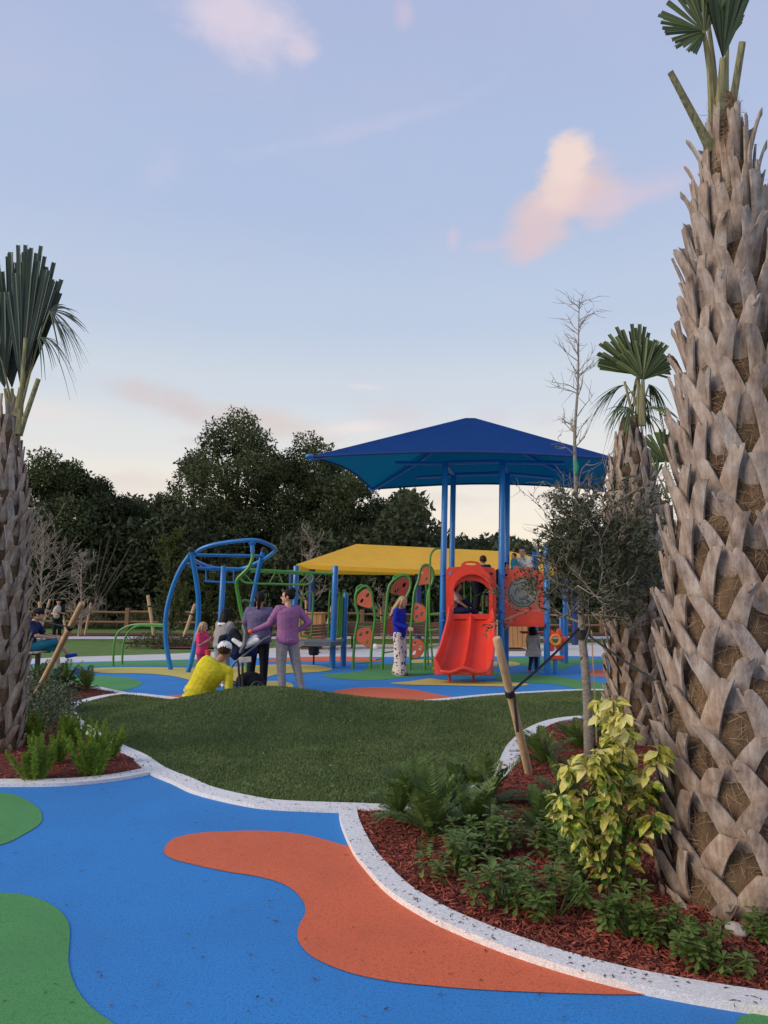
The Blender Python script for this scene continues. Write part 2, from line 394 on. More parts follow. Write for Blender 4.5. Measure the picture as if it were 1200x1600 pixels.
patch('yellow_patch', [(136,1048),(160,1044),(230,1043),(330,1044),(420,1039),(480,1039),(519,1045),(500,1050),(440,1053),(412,1060),(380,1068),(335,1073),(303,1065),(270,1057),(225,1053),(165,1052)], m_yellow, 'b')
patch('yellow_patch', [(405,1068),(425,1064),(452,1067),(458,1074),(440,1079),(400,1078)], m_yellow)
patch('green_patch', [(-100,1048),(20,1041),(110,1037),(200,1033.5),(310,1032),(330,1036),(300,1040.5),(200,1041),(120,1043),(70,1052),(0,1056)], m_green)
patch('green_patch', [(60,1052),(110,1055),(170,1057),(205,1060),(222,1067),(212,1074),(185,1081),(150,1086),(60,1085)], m_green)
patch('orange_patch', [(224,1092),(245,1088),(285,1086),(303,1087),(298,1093),(278,1100),(245,1100)], m_orange)
patch('orange_patch', [(512,1085),(540,1077),(590,1074),(640,1077),(688,1086),(720,1093),(680,1104),(600,1104),(530,1098)], m_orange)
patch('orange_patch', [(420,1030),(470,1026.8),(540,1026),(585,1029),(596,1033),(560,1033.5),(470,1034),(420,1034)], m_orange)
patch('green_patch', [(502,1056),(520,1053),(545,1051),(568,1048),(574,1042),(585,1037),(640,1037),(690,1040),(760,1046),(790,1054),(720,1057),(680,1053),(655,1056),(620,1060),(585,1063),(540,1062)], m_green)
patch('yellow_patch', [(610,1068),(640,1065),(660,1062),(672,1060.5),(690,1063),(727,1065),(792,1066),(826,1070),(800,1073),(748,1072.5),(683,1071),(640,1070.5)], m_yellow, 'b')
patch('yellow_patch', [(640,1033),(658,1031),(678,1032),(680,1035),(660,1036.5),(642,1036)], m_yellow, 'b')
patch('yellow_patch', [(765,1036),(790,1033.5),(812,1037),(806,1041),(775,1042)], m_yellow, 'b')
patch('green_patch', [(790,1029),(840,1028),(900,1029),(1000,1033),(960,1037),(900,1039),(880,1046),(835,1045),(812,1038)], m_green)
patch('green_patch', [(770,1060),(800,1054),(850,1055),(905,1062),(960,1068),(1100,1066),(1100,1084),(960,1084),(880,1082),(900,1077),(870,1070),(830,1067),(790,1065)], m_green)
patch('orange_patch', [(915,1052),(930,1047),(1000,1047),(1000,1056),(930,1057)], m_orange)
# ---- turf mound
TURF_PX = [(228,1184),(260,1205),(300,1221),(335,1236),(400,1251),(450,1257),(560,1261),(625,1262),(700,1250),(750,1225),(778,1195),(795,1165),(830,1138),(880,1124),(960,1122),(1100,1130),(1300,1145),(1300,1092),(1100,1084),(940,1081),(850,1084),(760,1090),(680,1098),(560,1104),(420,1103),(300,1098),(235,1091),(190,1087.5),(140,1098),(119,1107),(120,1118),(135,1134),(160,1150),(192,1168)]
TURF = pxpoly(TURF_PX, 5)
def mound(x, y):
    h = .34*np.exp(-(((x+1.4)/1.4)**2+((y-10.1)/1.15)**2)) + .09*np.exp(-(((x-1.6)/2.3)**2+((y-10.6)/1.5)**2)) + .03*np.sin(x*2.3+.5)*np.sin(y*1.9+1)*np.exp(-((x/3.5)**2+((y-9)/2.)**2)) + .05*np.exp(-(((x+3.3)/1.0)**2+((y-9.0)/1.2)**2))
    return h
def turf_z(x, y):
    d = edist(x, y, TURF); s = np.clip(d/.9, 0, 1); s = s*s*(3-2*s)
    return .018 + mound(x, y)*s
def grid_in(poly, step):
    xs = [p[0] for p in poly]; ys = [p[1] for p in poly]
    gx = np.arange(min(xs)-step, max(xs)+step, step); gy = np.arange(min(ys)-step, max(ys)+step, step)
    return gx, gy
def terrain(name, poly, step, zf, m, skirt=0):
    gx, gy = grid_in(poly, step); Xg, Yg = np.meshgrid(gx, gy); x = Xg.ravel(); y = Yg.ravel()
    ins = inpoly(x, y, poly)
    # snap near-outside points onto the outline so that the edge is clean
    ed = edist(x, y, poly); near = (~ins) & (ed < step*1.5)
    idx = np.where(near)[0]; pl = np.array(poly)
    for i in idx:
        best = None
        for a in range(len(poly)):
            x1, y1 = pl[a]; x2, y2 = pl[(a+1) % len(poly)]; dx, dy = x2-x1, y2-y1; L = dx*dx+dy*dy+1e-12
            t = min(1, max(0, ((x[i]-x1)*dx+(y[i]-y1)*dy)/L)); qx, qy = x1+t*dx, y1+t*dy; dd = (x[i]-qx)**2+(y[i]-qy)**2
            if best is None or dd < best[0]: best = (dd, qx, qy)
        x[i], y[i] = best[1], best[2]
    z = zf(x, y); ny, nx = len(gy), len(gx); ok = (ins | near).reshape(ny, nx)
    insg = ins.reshape(ny, nx)
    q = []
    for j in range(ny-1):
        for i in range(nx-1):
            c4 = (j*nx+i, j*nx+i+1, (j+1)*nx+i+1, (j+1)*nx+i)
            if ok[j, i] and ok[j, i+1] and ok[j+1, i+1] and ok[j+1, i] and (insg[j, i] or insg[j, i+1] or insg[j+1, i+1] or insg[j+1, i]): q.append(c4)
    o = npmesh(name, np.stack([x, y, z], 1), np.array(q), m, smooth=True)
    bm = bmesh.new(); bm.from_mesh(o.data); bmesh.ops.delete(bm, geom=[v for v in bm.verts if not v.link_faces], context='VERTS'); bm.to_mesh(o.data); bm.free()
    return o
m_turf = mat('turf_base', (.04, .075, .016), .95, .3, 3, bump=.6, bscale=200, col2=(.045, .075, .018))
struct(terrain('turf_ground', TURF, .12, turf_z, m_turf))
def dens_pts(poly, n, p=1.6, dmin=2.5):
    """random points inside poly, denser towards the viewer's path"""
    xs = np.array([q[0] for q in poly]); ys = np.array([q[1] for q in poly]); out = []; tot = 0
    x0, x1, y0, y1 = max(xs.min(), -9), min(xs.max(), 9), ys.min(), ys.max()
    while tot < n:
        x = RNG.uniform(x0, x1, 60000); y = RNG.uniform(y0, y1, 60000); k = inpoly(x, y, poly)
        d = np.hypot(x, y); k &= RNG.uniform(0, 1, 60000) < (max(y0, dmin)/np.maximum(d, dmin))**p
        out.append(np.stack([x[k], y[k]], 1)); tot += k.sum()
    return np.concatenate(out)[:n]
pt = dens_pts(TURF, 210000, 1.3); n = len(pt); zz = turf_z(pt[:, 0], pt[:, 1])
lay = np.stack([np.sin(pt[:, 0]*2.1+1)*.3, .45+0*zz, np.zeros(n)], 1)
D = np.stack([RNG.normal(0, .55, n), RNG.normal(0, .55, n), np.full(n, 1.0)], 1)+lay*.6
V, Fc = leaf_arrays(np.stack([pt[:, 0], pt[:, 1], zz-.004], 1), D, runit(n), RNG.uniform(.018, .036, n), RNG.uniform(.0035, .007, n)*1.5, 'kite', .1, 0)
m_gb = mat('turf_blade', (.07, .125, .024), .8, .3, 1.6, island=.35, col2=(.19, .255, .085), dark=(.03, .065, .014), trans=.15)
tag(npmesh('grass', V, Fc, m_gb), 'short dark green artificial grass covering the mound', 'grass', kind='stuff')
# ---- beds
LBED_PX = [(-420,1226),(-200,1224),(0,1222),(100,1221),(175,1214),(222,1205),(234,1193),(216,1178),(170,1158),(140,1143),(105,1122),(99,1110),(110,1099),(150,1090.5),(190,1086.5),(150,1078),(110,1071),(60,1064),(0,1057),(-420,1045)]
LBED = pxpoly(LBED_PX, 4)
K1_PX = [(557,1266),(562,1290),(582,1330),(600,1353),(640,1393),(690,1424),(736,1446),(827,1481),(933,1513),(1040,1537),(1200,1563),(1420,1592)]
K1 = pxpoly(K1_PX, 5, False)
RB_TOP = pxpoly([(1420,1140),(1100,1135),(960,1128),(880,1130),(835,1143),(800,1170),(782,1200),(752,1232),(700,1256),(640,1268),(557,1269)], 4, False)
RBED = K1 + RB_TOP
def fbm(x, y, s, seed=0):
    return np.array([mnoise.noise(Vector((a*s, b*s, seed))) for a, b in zip(x, y)])
def bed_z(poly, base=.02, h=.05):
    def f(x, y):
        d = np.clip(edist(x, y, poly)/.5, 0, 1); d = d*d*(3-2*d)
        return base + d*(h + .025*fbm(x, y, 2.3, 1)+.012*fbm(x, y, 9, 3))
    return f
LBZ = bed_z(LBED); RBZ = bed_z(RBED, .02, .03)
struct(terrain('mulch_bed', LBED, .09, LBZ, m_mulch)); struct(terrain('mulch_bed', RBED, .07, RBZ, m_mulch))
# curbs
ribbon('curb', TURF, -.02, .19, -.01, .030, m_curb, True) if False else None
def area(p): return sum(p[i-1][0]*p[i][1]-p[i][0]*p[i-1][1] for i in range(len(p)))/2
def ring(name, poly, w, z, m, inner=.01):
    sgn = -1 if area(poly) > 0 else 1
    ribbon(name, poly, -inner*sgn, w*sgn, -.01, z, m, True)
ring('curb', TURF, .17, .030, m_curb, .0)
LB1 = pxpoly(LBED_PX[:6], 4, False); LB2 = pxpoly(LBED_PX[14:], 4, False)
ribbon('curb', LB1, 0, .17*(1 if LB1[0][0] > LB1[-1][0] else -1), -.01, .026, m_curb); ribbon('curb', LB2, 0, .15*(-1 if LB2[0][0] > LB2[-1][0] else 1), -.01, .026, m_curb)
sg = 1 if (K1[5][1]-K1[0][1]) < 0 else -1
ribbon('curb', K1, .0, .125*-sg, -.01, .034, m_curb)
# mulch chips
def chips(name, poly, n, zf, p, label):
    pt = dens_pts(poly, n, p); pt = pt[(edist(pt[:, 0], pt[:, 1], TURF) > .18) | (RNG.uniform(0, 1, n) < .05)]; n = len(pt); z = np.maximum(zf(pt[:, 0], pt[:, 1])+RNG.uniform(-.002, .016, n), np.where(edist(pt[:, 0], pt[:, 1], TURF) < .18, .034, 0))
    D = np.stack([RNG.normal(size=n), RNG.normal(size=n), RNG.normal(0, .33, n)], 1); Nn = np.stack([RNG.normal(0, .5, n), RNG.normal(0, .5, n), np.ones(n)], 1)
    L = RNG.lognormal(math.log(.030), .45, n); Wd = np.minimum(RNG.lognormal(math.log(.008), .4, n), .02)
    D /= np.linalg.norm(D, axis=1, keepdims=True); Sd = np.cross(D, Nn); Sd /= np.linalg.norm(Sd, axis=1, keepdims=True); N2 = np.cross(Sd, D)
    P0 = np.stack([pt[:, 0], pt[:, 1], z], 1); th = Wd*.35; V = np.zeros((n, 6, 3))
    T = [(-.5, -.35, 0), (-.42, .5, 0), (.5, .4, 0), (.44, -.5, 0), (.0, .1, 1), (.1, -.1, 1)]
    T = [(-.5, -.3, 0), (-.45, .5, 0), (.5, .35, 0), (.42, -.5, 0), (-.4, .05, 1), (.42, 0, 1)]
    for i, (a, b, c) in enumerate(T): V[:, i] = P0 + D*(a*L)[:, None] + Sd*(b*Wd)[:, None] + N2*(c*th)[:, None]
    Fq = np.array([(0, 3, 5, 4), (1, 4, 5, 2), (0, 4, 1, 0), (3, 2, 5, 3)])[:2]
    Fc = (Fq[None]+(np.arange(n)*6)[:, None, None]).reshape(-1, 4)
    return tag(npmesh(name, V.reshape(-1, 3), Fc, m_chip), label, 'mulch', kind='stuff')
m_chip = mat('mulch_chip', (.17, .026, .015), .85, .4, 6, island=.85, col2=(.38, .085, .05), dark=(.055, .010, .007))
chips('mulch_chips', RBED, 64000, RBZ, 1.5, 'dark red wood chips covering the bed around the large palm')
chips('mulch_chips', LBED, 26000, LBZ, 1.0, 'dark red wood chips in the bed left of the grass mound')
# litter on curbs and rubber
def litter(pts, label, L0=.03, mm=None):
    n = len(pts); P0 = np.array([(a, b, c) for a, b, c in pts]); D = np.stack([RNG.normal(size=n), RNG.normal(size=n), RNG.normal(0, .05, n)], 1)
    Nn = np.stack([RNG.normal(0, .15, n), RNG.normal(0, .15, n), np.ones(n)], 1)
    V, Fc = leaf_arrays(P0, D, Nn, RNG.lognormal(math.log(L0), .4, n), RNG.uniform(.004, .011, n), 'kite', 0, .2)
    return tag(npmesh('leaf_litter', V, Fc, mm or m_lit), label, 'debris', kind='stuff')
m_lit = mat('dry_leaf', (.035, .018, .012), .8, .3, 5, island=.8, col2=(.16, .07, .03))
m_lit2 = mat('pale_leaf', (.35, .28, .10), .8, .3, 5, island=.8, col2=(.55, .5, .3))
def offs(line, k, w, z, sgn):
    out = []
    for _ in range(k):
        i = random.randrange(len(line)-1); t = random.random(); a, b = line[i], line[i+1]; dx, dy = b[0]-a[0], b[1]-a[1]; L = math.hypot(dx, dy) or 1; u = random.random()*w*sgn
        out.append((a[0]+dx*t-dy/L*u, a[1]+dy*t+dx/L*u, z))
    return out
lp = [q for q in offs(K1, 300, .14, .036, -sg) if random.random() < .5]
st = -1 if area(TURF) > 0 else 1
lp += [q for q in offs(TURF, 700, .17, .033, st) if q[0] < -2.5 or q[1] < 7] + offs(LB1, 120, .16, .029, -1)
for _ in range(420):
    y = random.uniform(2.6, 7.5); x = random.uniform(-.62, .62)*y
    lp.append((x, y, .007 if random.random() < .9 else .009))
lp = [(x, y, z) for x, y, z in lp if not (z < .02 and (inpoly(np.array([x]), np.array([y]), RBED)[0] or inpoly(np.array([x]), np.array([y]), TURF)[0]))]
litter(lp, 'small dark leaves and wood chips scattered over curbs and rubber path', .02)
pt = dens_pts(TURF, 170, 1); litter([(a, b, c+.03) for a, b, c in zip(pt[:, 0], pt[:, 1], turf_z(pt[:, 0], pt[:, 1]))], 'pale fallen leaves dotted over the grass mound', .028, m_lit2)
# ================================================================== PALMS
def bootmat():
    m = bpy.data.materials.new('palm_boot'); m.use_nodes = True; t = m.node_tree; t.nodes.clear()
    out = nn('ShaderNodeOutputMaterial', t); b = nn('ShaderNodeBsdfPrincipled', t); b.inputs['Roughness'].default_value = .8; b.inputs['Specular IOR Level'].default_value = .25
    co = nn('ShaderNodeTexCoord', t); oi = nn('ShaderNodeObjectInfo', t); gi = nn('ShaderNodeNewGeometry', t)
    def noi(sc, st, det=6, ro=.6):
        mp = nn('ShaderNodeMapping', t); mp.inputs['Scale'].default_value = st; t.links.new(co.outputs['Object'], mp.inputs[0])
        n = nn('ShaderNodeTexNoise', t); n.inputs['Scale'].default_value = sc; n.inputs['Detail'].default_value = det; n.inputs['Roughness'].default_value = ro; t.links.new(mp.outputs[0], n.inputs['Vector']); return n.outputs[0]
    def ramp(f, stops):
        r = nn('ShaderNodeValToRGB', t); e = r.color_ramp.elements
        while len(e) < len(stops): e.new(.5)
        for x, (p, c) in zip(e, stops): x.position = p; x.color = (*c, 1)
        t.links.new(f, r.inputs[0]); return r.outputs[0]
    def mx(a, b_, f):
        q = nn('ShaderNodeMix', t, data_type='RGBA'); t.links.new(f, q.inputs[0]); t.links.new(a, q.inputs[6]); t.links.new(b_, q.inputs[7]); return q.outputs[2]
    st = noi(30, (1, 1, .10), 5); bl = noi(13, (1, 1, .7), 8, .7); fine = noi(120, (1, 1, .25), 4)
    f = mth('ADD', mth('MULTIPLY', st, .45, t=t), mth('MULTIPLY', bl, .55, t=t), t=t)
    grey = ramp(f, [(.34, (.13, .105, .09)), (.48, (.30, .26, .235)), (.62, (.47, .43, .40))])
    warm = ramp(f, [(.34, (.13, .075, .045)), (.48, (.30, .195, .13)), (.62, (.46, .345, .26))])
    rnd = mth('ADD', mth('MULTIPLY', gi.outputs['Random Per Island'], .9, t=t), mth('MULTIPLY', mth('SUBTRACT', noi(4, (1, 1, 1), 4), .5, t=t), 1.6, t=t), t=t, clamp=True)
    c = mx(grey, warm, rnd); blk = ramp(fine, [(.62, (1, 1, 1)), (.75, (.35, .28, .24))])
    q = nn('ShaderNodeMix', t, data_type='RGBA', blend_type='MULTIPLY'); q.inputs[0].default_value = .8; t.links.new(c, q.inputs[6]); t.links.new(blk, q.inputs[7])
    t.links.new(q.outputs[2], b.inputs['Base Color'])
    bp = nn('ShaderNodeBump', t); bp.inputs['Strength'].default_value = .8; bp.inputs['Distance'].default_value = .008; t.links.new(mth('ADD', st, mth('MULTIPLY', fine, .5, t=t), t=t), bp.inputs['Height']); t.links.new(bp.outputs[0], b.inputs['Normal']); t.links.new(b.outputs[0], out.inputs[0]); return m
m_boot = bootmat()
m_fib = mat('palm_fibre', (.085, .048, .025), .95, .5, 14, bump=1, bscale=160, col2=(.19, .12, .065), dark=(.05, .03, .018), stretch=(1, 1, .35), detail=10)
m_hair = mat('palm_hair', (.16, .09, .045), .9, .4, 5, island=.8, col2=(.34, .24, .15))
m_pet = mat('palm_petiole', (.17, .18, .06), .6, .25, 5, bump=.5, bscale=60, col2=(.38, .34, .15), dark=(.10, .10, .045), stretch=(14, 14, .8))
m_palm = mat('palm_leaf', (.05, .085, .03), .55, .25, 6, island=.7, col2=(.16, .21, .07), dark=(.025, .045, .018), trans=.18)
m_palm2 = mat('palm_leaf_grey', (.04, .06, .05), .6, .25, 6, island=.6, col2=(.10, .14, .10), trans=.12)
def interp(tab, z):
    for (a, ra), (b, rb) in zip(tab, tab[1:]):
        if z <= b: return ra+(rb-ra)*max(0, (z-a))/(b-a)
    return tab[-1][1]
def boot(mb, C0, phi, z0_, h_in, Rf, dphi, w0, w1, out, skew, lift, leg_sides=(-1, 1), rnd=random):
    z0 = z0_-.07; h = h_in+.07
    for sd_ in leg_sides:
        sp = .028/max(.1, Rf(z0+h)); hsd = rnd.uniform(.86, 1.16); h_0 = h; vs = []; n = 8; ww = rnd.uniform(.85, 1.15); hh = h*hsd; tw = rnd.uniform(-.25, .25)
        for i in range(n+1):
            s = i/n; a = phi + sd_*(dphi*(1-s)**.85 + sp*s) + skew*s; z = z0 + hh*(s**.92)
            R_ = Rf(z) + .008 - .05*(1-s)**4 + out*s**1.7; c = Vector((C0[0]+R_*math.sin(a), C0[1]-R_*math.cos(a), z))
            rad = Vector((math.sin(a), -math.cos(a), 0)); tan = Vector((math.cos(a), math.sin(a), 0))
            s2 = min(1, s+.02); a2 = phi + sd_*(dphi*(1-s2)**.85 + sp*s2) + skew*s2; R2 = Rf(z0+hh*s2**.92)+.008-.05*(1-s2)**4+out*s2**1.7
            c2 = Vector((C0[0]+R2*math.sin(a2), C0[1]-R2*math.cos(a2), z0+hh*(s2**.92 if s < 1 else 1.03)))
            T = (c2-c)
            T = T.normalized() if T.length > 1e-7 else Vector((0, 0, 1))
            Wv = T.cross(rad).normalized(); Nv = Wv.cross(T).normalized()
            if Nv.dot(rad) < 0: Nv = -Nv
            Wv = (Wv*math.cos(tw*s) + Nv*math.sin(tw*s)); w = (w0*(1-s)**.8 + w1*(1-(1-s)**.8))*ww
            if s > .85: w *= 1.06
            th = .010+.004*(1-s); jag = rnd.uniform(-.004, .016) if i == n else 0
            o = c + Nv*.0
            for u, bul in ((-.5, .0), (-.30, .07), (0, .10), (.30, .07), (.5, .0)): vs.append(o + Wv*w*u + Nv*(bul*w) + T*(jag if u else -jag*1.5))
            for u, bul in ((.5, 0), (.30, .06), (0, .09), (-.30, .06), (-.5, 0)): vs.append(o + Wv*w*u + Nv*(bul*w-th))
        k = 10; fs = []
        for i in range(n):
            for j in range(k): j2 = (j+1) % k; fs.append((i*k+j, i*k+j2, (i+1)*k+j2, (i+1)*k+j))
        e = n*k
        for j in range(4): fs.append((e+j, e+j+1, e+8-j, e+9-j))
        mb.add(vs, fs)
def fan(name, hub, U, side, Lf, nseg, spread, parent, m, droop=.0, wseg=.03, trim=True, curl=.0, petf=None, pr=.025, cup=.25, seed=0, jitter=.05):
    """costapalmate fan: blades radiate from hub in plane (U, side)"""
    rd = random.Random(seed); hub = Vector(hub); U = Vector(U).normalized(); side = Vector(side); side = (side-U*side.dot(U)).normalized(); N = U.cross(side)
    mb = MB(); mb.cur = 0
    for i in range(nseg):
        a = -spread + 2*spread*i/(nseg-1) + rd.uniform(-jitter, jitter)*.6
        L = Lf*(1-.28*(abs(a)/max(spread, .01))**2)*rd.uniform(.86, 1.06); d = U*math.cos(a)+side*math.sin(a) + N*(cup*abs(math.sin(a))+rd.uniform(-.06, .06)); d.normalize()
        sd_ = (side*math.cos(a)-U*math.sin(a)); h0 = hub + U*Lf*.12*(1-abs(a)/math.pi)
        pts = []; ns = 7; dr = droop*rd.uniform(.6, 1.4); tip_in = 1 if trim else .12
        for k in range(ns+1):
            s = k/ns; p = h0 + d*L*s + Vector((0, 0, -1))*dr*L*s*s + N*(-curl*L*s*s)
            w = wseg*(min(1, .22+1.4*s) if s < .6 else (1 if trim else 1-(s-.6)*2.2)); w = max(w, .003)
            pts.append((p, w))
        vs = []
        for p, w in pts: vs += [p-sd_*w/2, p+N*w*.33, p+sd_*w/2]
        mb.add(vs, [f for k in range(ns) for f in ((k*3, k*3+1, k*3+4, k*3+3), (k*3+1, k*3+2, k*3+5, k*3+4))])
    mats = [m, m_pet]
    if petf is not None:
        mb.cur = 1; p0 = Vector(petf); mid = (p0+hub)/2
        mb.tube([p0, p0*.66+hub*.34+Vector((0, 0, .01)), p0*.33+hub*.67, hub+U*Lf*.1], [(pr*1.5, pr*.8), (pr*1.1, pr*.6), (pr*.9, pr*.5), (pr*.5, pr*.3)], 8, side=side)
    return mb.build(name, mats, parent, smooth=True, angle=25)
def palm(label, C0, H, tab, rows, per, bh, dphi_k, out, w0, w1, seed, hairs, front=True, group=None, top_gap=.28):
    rd = random.Random(seed); root = thing('palm_tree', label, 'palm tree', (C0[0], C0[1], .03), 0, group)
    Rf = lambda z: interp(tab, z)
    mb = MB(); zs = [H*i/40 for i in range(41)]
    seg = 40; vs = []; fs = []
    for i, z in enumerate(zs):
        for k in range(seg):
            a = 2*math.pi*k/seg; r = max(.02, Rf(z)-.012+.012*mnoise.noise(Vector((math.sin(a)*3, math.cos(a)*3, z*4+seed))))
            vs.append((C0[0]+r*math.sin(a), C0[1]-r*math.cos(a), .02+z*(1 if i else 0)))
    for i in range(40):
        for k in range(seg): k2 = (k+1) % seg; fs.append((i*seg+k, i*seg+k2, (i+1)*seg+k2, (i+1)*seg+k))
    fs.append(tuple(40*seg+k for k in range(seg))); mb.add(vs, fs); mb.build('trunk', m_fib, root)
    allb = []
    va = math.atan2(0-C0[0], -(0-C0[1]))          # azimuth that faces the viewer
    z = -.06; k = 0
    while z < H-top_gap:
        t = z/H; nb = max(4, round(per*(1-.35*t**2))) if per > 6 else per
        for i in range(nb):
            a = 2*math.pi*(i+(k % 2)*.5)/nb + rd.uniform(-.05, .05)
            hh = bh(t)*rd.uniform(.92, 1.1)
            allb.append((a, z+rd.uniform(-.015, .015), hh, 2*math.pi/nb*dphi_k(t), t))
        z += rows(t); k += 1
    def ang(a): return abs((a-va+math.pi) % (2*math.pi)-math.pi)
    order = sorted(allb, key=lambda b: ang(b[0])); indiv = order[:100]; rest = order[100:]
    for b in indiv:
        m1 = MB(); boot(m1, C0, b[0], b[1], b[2], Rf, b[3], w0(b[4])*min(1, max(.5, (H-b[1]-.1)/.9)), w1(b[4])*min(1, max(.7, (H-b[1])/.9)), out(b[4])*rd.uniform(.7, 1.3)*min(1, max(.25, (H-b[1]-.25)/.9)), rd.uniform(-.06, .06), 0, rnd=rd)
        m1.build('leaf_base', m_boot, root, angle=30)
    if rest:
        m1 = MB()
        for b in rest: boot(m1, C0, b[0], b[1], b[2], Rf, b[3], w0(b[4]), w1(b[4]), out(b[4])*rd.uniform(.7, 1.3), rd.uniform(-.06, .06), 0, rnd=rd)
        tag(m1.build('leaf_bases', m_boot, root), kind='stuff')
    # loose fibres
    n = hairs; a = RNG.uniform(0, 2*math.pi, n); zz = RNG.uniform(.02, H, n)
    R_ = np.array([Rf(q) for q in zz])+RNG.uniform(-.008, .012, n)
    P0 = np.stack([C0[0]+R_*np.sin(a), C0[1]-R_*np.cos(a), zz], 1); rad = np.stack([np.sin(a), -np.cos(a), 0*a], 1); tan = np.stack([np.cos(a), np.sin(a), 0*a], 1)
    D = rad*RNG.uniform(.0, .35, n)[:, None] + tan*RNG.normal(0, 1, n)[:, None] + np.array([0, 0, 1])*RNG.normal(.1, .8, n)[:, None]
    V, Fc = leaf_arrays(P0, D, rad, RNG.lognormal(math.log(.06), .4, n), RNG.uniform(.0012, .003, n), 'blade', .5)
    tag(npmesh('fibres', V, Fc, m_hair, root), kind='stuff')
    return root, Rf
UPV = Vector((0, 0, 1))
# --- big palm, right
PB = (1.90, 3.86)
big, Rf = palm('largest palm with wide crisscross leaf bases, rising from the red mulch at the right edge', PB, 4.28,
    [(0, .465), (.8, .44), (1.6, .385), (2.3, .30), (3.0, .22), (3.6, .15), (3.9, .105), (4.28, .07)],
    lambda t: .150+.015*t, 9, lambda t: .175+.17*t, lambda t: .54-.04*t, lambda t: .055+.06*t, lambda t: .125-.045*t, lambda t: .060-.018*t, 3, 14000, top_gap=.40)
def stub(root, a, b, r0, r1, name='leaf_stub'):
    mb = MB(); a = Vector(a); b = Vector(b); mb.tube([a, a*.7+b*.3, b], [(r0, r0*.55), (r0*.75, r0*.4), (r1, r1*.55)], 8); return mb.build(name, m_pet, root)
Y0 = 3.86
stub(big, P(1112, 235, Y0-.04), P(1047, 112, Y0-.2), .032, .017); stub(big, P(1137, 210, Y0-.0), P(1160, 66, Y0-.1), .03, .02)
fan('frond', P(1106, 52, Y0-.05), P(1068, 32, Y0-.05)-P(1110, 52, Y0-.05), P(1110, 95, Y0)-P(1110, 30, Y0), .265, 26, 1.6, big, m_palm, .05, .024, petf=P(1118, 225, Y0), pr=.026, seed=1)
fan('frond', P(1108, 30, Y0+.1), P(1080, -60, Y0+.1)-P(1108, 30, Y0+.1), P(1050, 30, Y0)-P(1110, 30, Y0), .34, 16, .9, big, m_palm, .0, .028, petf=P(1124, 220, Y0+.03), pr=.02, seed=2)
fan('frond', P(1128, 110, Y0-.08), P(1142, -80, Y0-.08)-P(1128, 110, Y0-.08), P(1180, 40, Y0+.1)-P(1126, 40, Y0), .72, 24, .34, big, m_palm, .0, .035, petf=P(1127, 225, Y0-.02), pr=.04, seed=4, cup=.1)
fan('frond', P(1135, 70, Y0+.12), P(1158, -30, Y0+.12)-P(1135, 70, Y0+.12), P(1180, 60, Y0+.2)-P(1135, 40, Y0), .36, 18, .5, big, m_palm, .02, .03, petf=P(1134, 220, Y0+.05), pr=.025, seed=5)
# --- middle palm (right), third palm behind it, left palm
tabm = [(0, .30), (.8, .29), (1.6, .27), (2.5, .24), (3.0, .19), (3.3, .13), (3.6, .07)]
PM = (P(1000, 1150, 8.0).x, 8.0)
midp, _ = palm('stubby palm with one trimmed fan, behind the staked tree and left of the largest palm', (PM[0], PM[1]), 3.5, tabm,
    lambda t: .15, 7, lambda t: .25+.06*t, lambda t: .46, lambda t: .06+.04*t, lambda t: .085, lambda t: .05, 11, 3000)
Y1 = 8.0; hub = P(1000, 560, Y1)
hub = P(998, 592, Y1)
fan('frond', hub, Vector((-.12, 0, 1)), Vector((1, .1, 0)), .60, 40, 1.15, midp, m_palm, .06, .045, petf=P(1000, 665, Y1), pr=.034, seed=6, cup=.25, jitter=.1)
fan('frond', P(1003, 600, Y1-.1), Vector((.15, -.1, 1)), Vector((1, -.1, 0)), .52, 30, .95, midp, m_palm, .12, .045, petf=P(1003, 665, Y1-.1), pr=.028, seed=16, cup=.3, jitter=.12)
fan('frond', P(1005, 585, Y1+.12), Vector((.2, .3, 1)), Vector((1, .1, 0)), .52, 30, 1.3, midp, m_palm, .05, .035, petf=P(1006, 665, Y1+.05), pr=.02, seed=7, cup=.2)
for k, (hx, hy, ux, L_, sp, dr) in enumerate([(990, 640, -.5, .42, .8, .8), (1008, 640, .5, .42, .8, .9), (998, 630, .05, .45, .9, 1.0), (1004, 648, .2, .36, .9, 1.0), (994, 650, -.2, .36, .9, 1.1), (985, 600, -.9, .5, .5, .8), (1012, 600, .8, .45, .5, 1.1), (1000, 590, .1, .48, .6, 1.0), (992, 610, -.5, .5, .4, 1.0), (1010, 620, .35, .45, .5, .9)]):
    fan('frond', P(hx, hy, Y1-.05+.04*k), Vector((ux, -.3+.2*k, .1)), Vector((0, 1, .5)), L_, 14, sp, midp, m_palm, dr, .024, petf=P(1000, 660, Y1), pr=.015, seed=20+k, trim=False)
stub(midp, P(992, 665, Y1-.08), P(976, 596, Y1-.1), .022, .014)
PT = (P(1046, 1100, 11.0).x, 11.0)
thirdp, _ = palm('farthest palm on the right, mostly hidden between two other palms', PT, 3.0, [(0, .30), (1.5, .27), (2.4, .22), (3.0, .12)],
    lambda t: .15, 7, lambda t: .26, lambda t: .46, lambda t: .07, lambda t: .085, lambda t: .05, 12, 900)
fan('frond', P(1040, 725, 11.0), UPV, Vector((1, .1, 0)), .50, 34, 1.5, thirdp, m_palm, .05, .045, petf=P(1044, 770, 11), pr=.03, seed=8)
fan('frond', P(1030, 745, 10.9), Vector((-.5, 0, .6)), Vector((1, .1, 0)), .42, 20, 1.2, thirdp, m_palm, .3, .03, petf=P(1044, 780, 11), pr=.02, seed=9)
PL = (-3.80, 7.3)
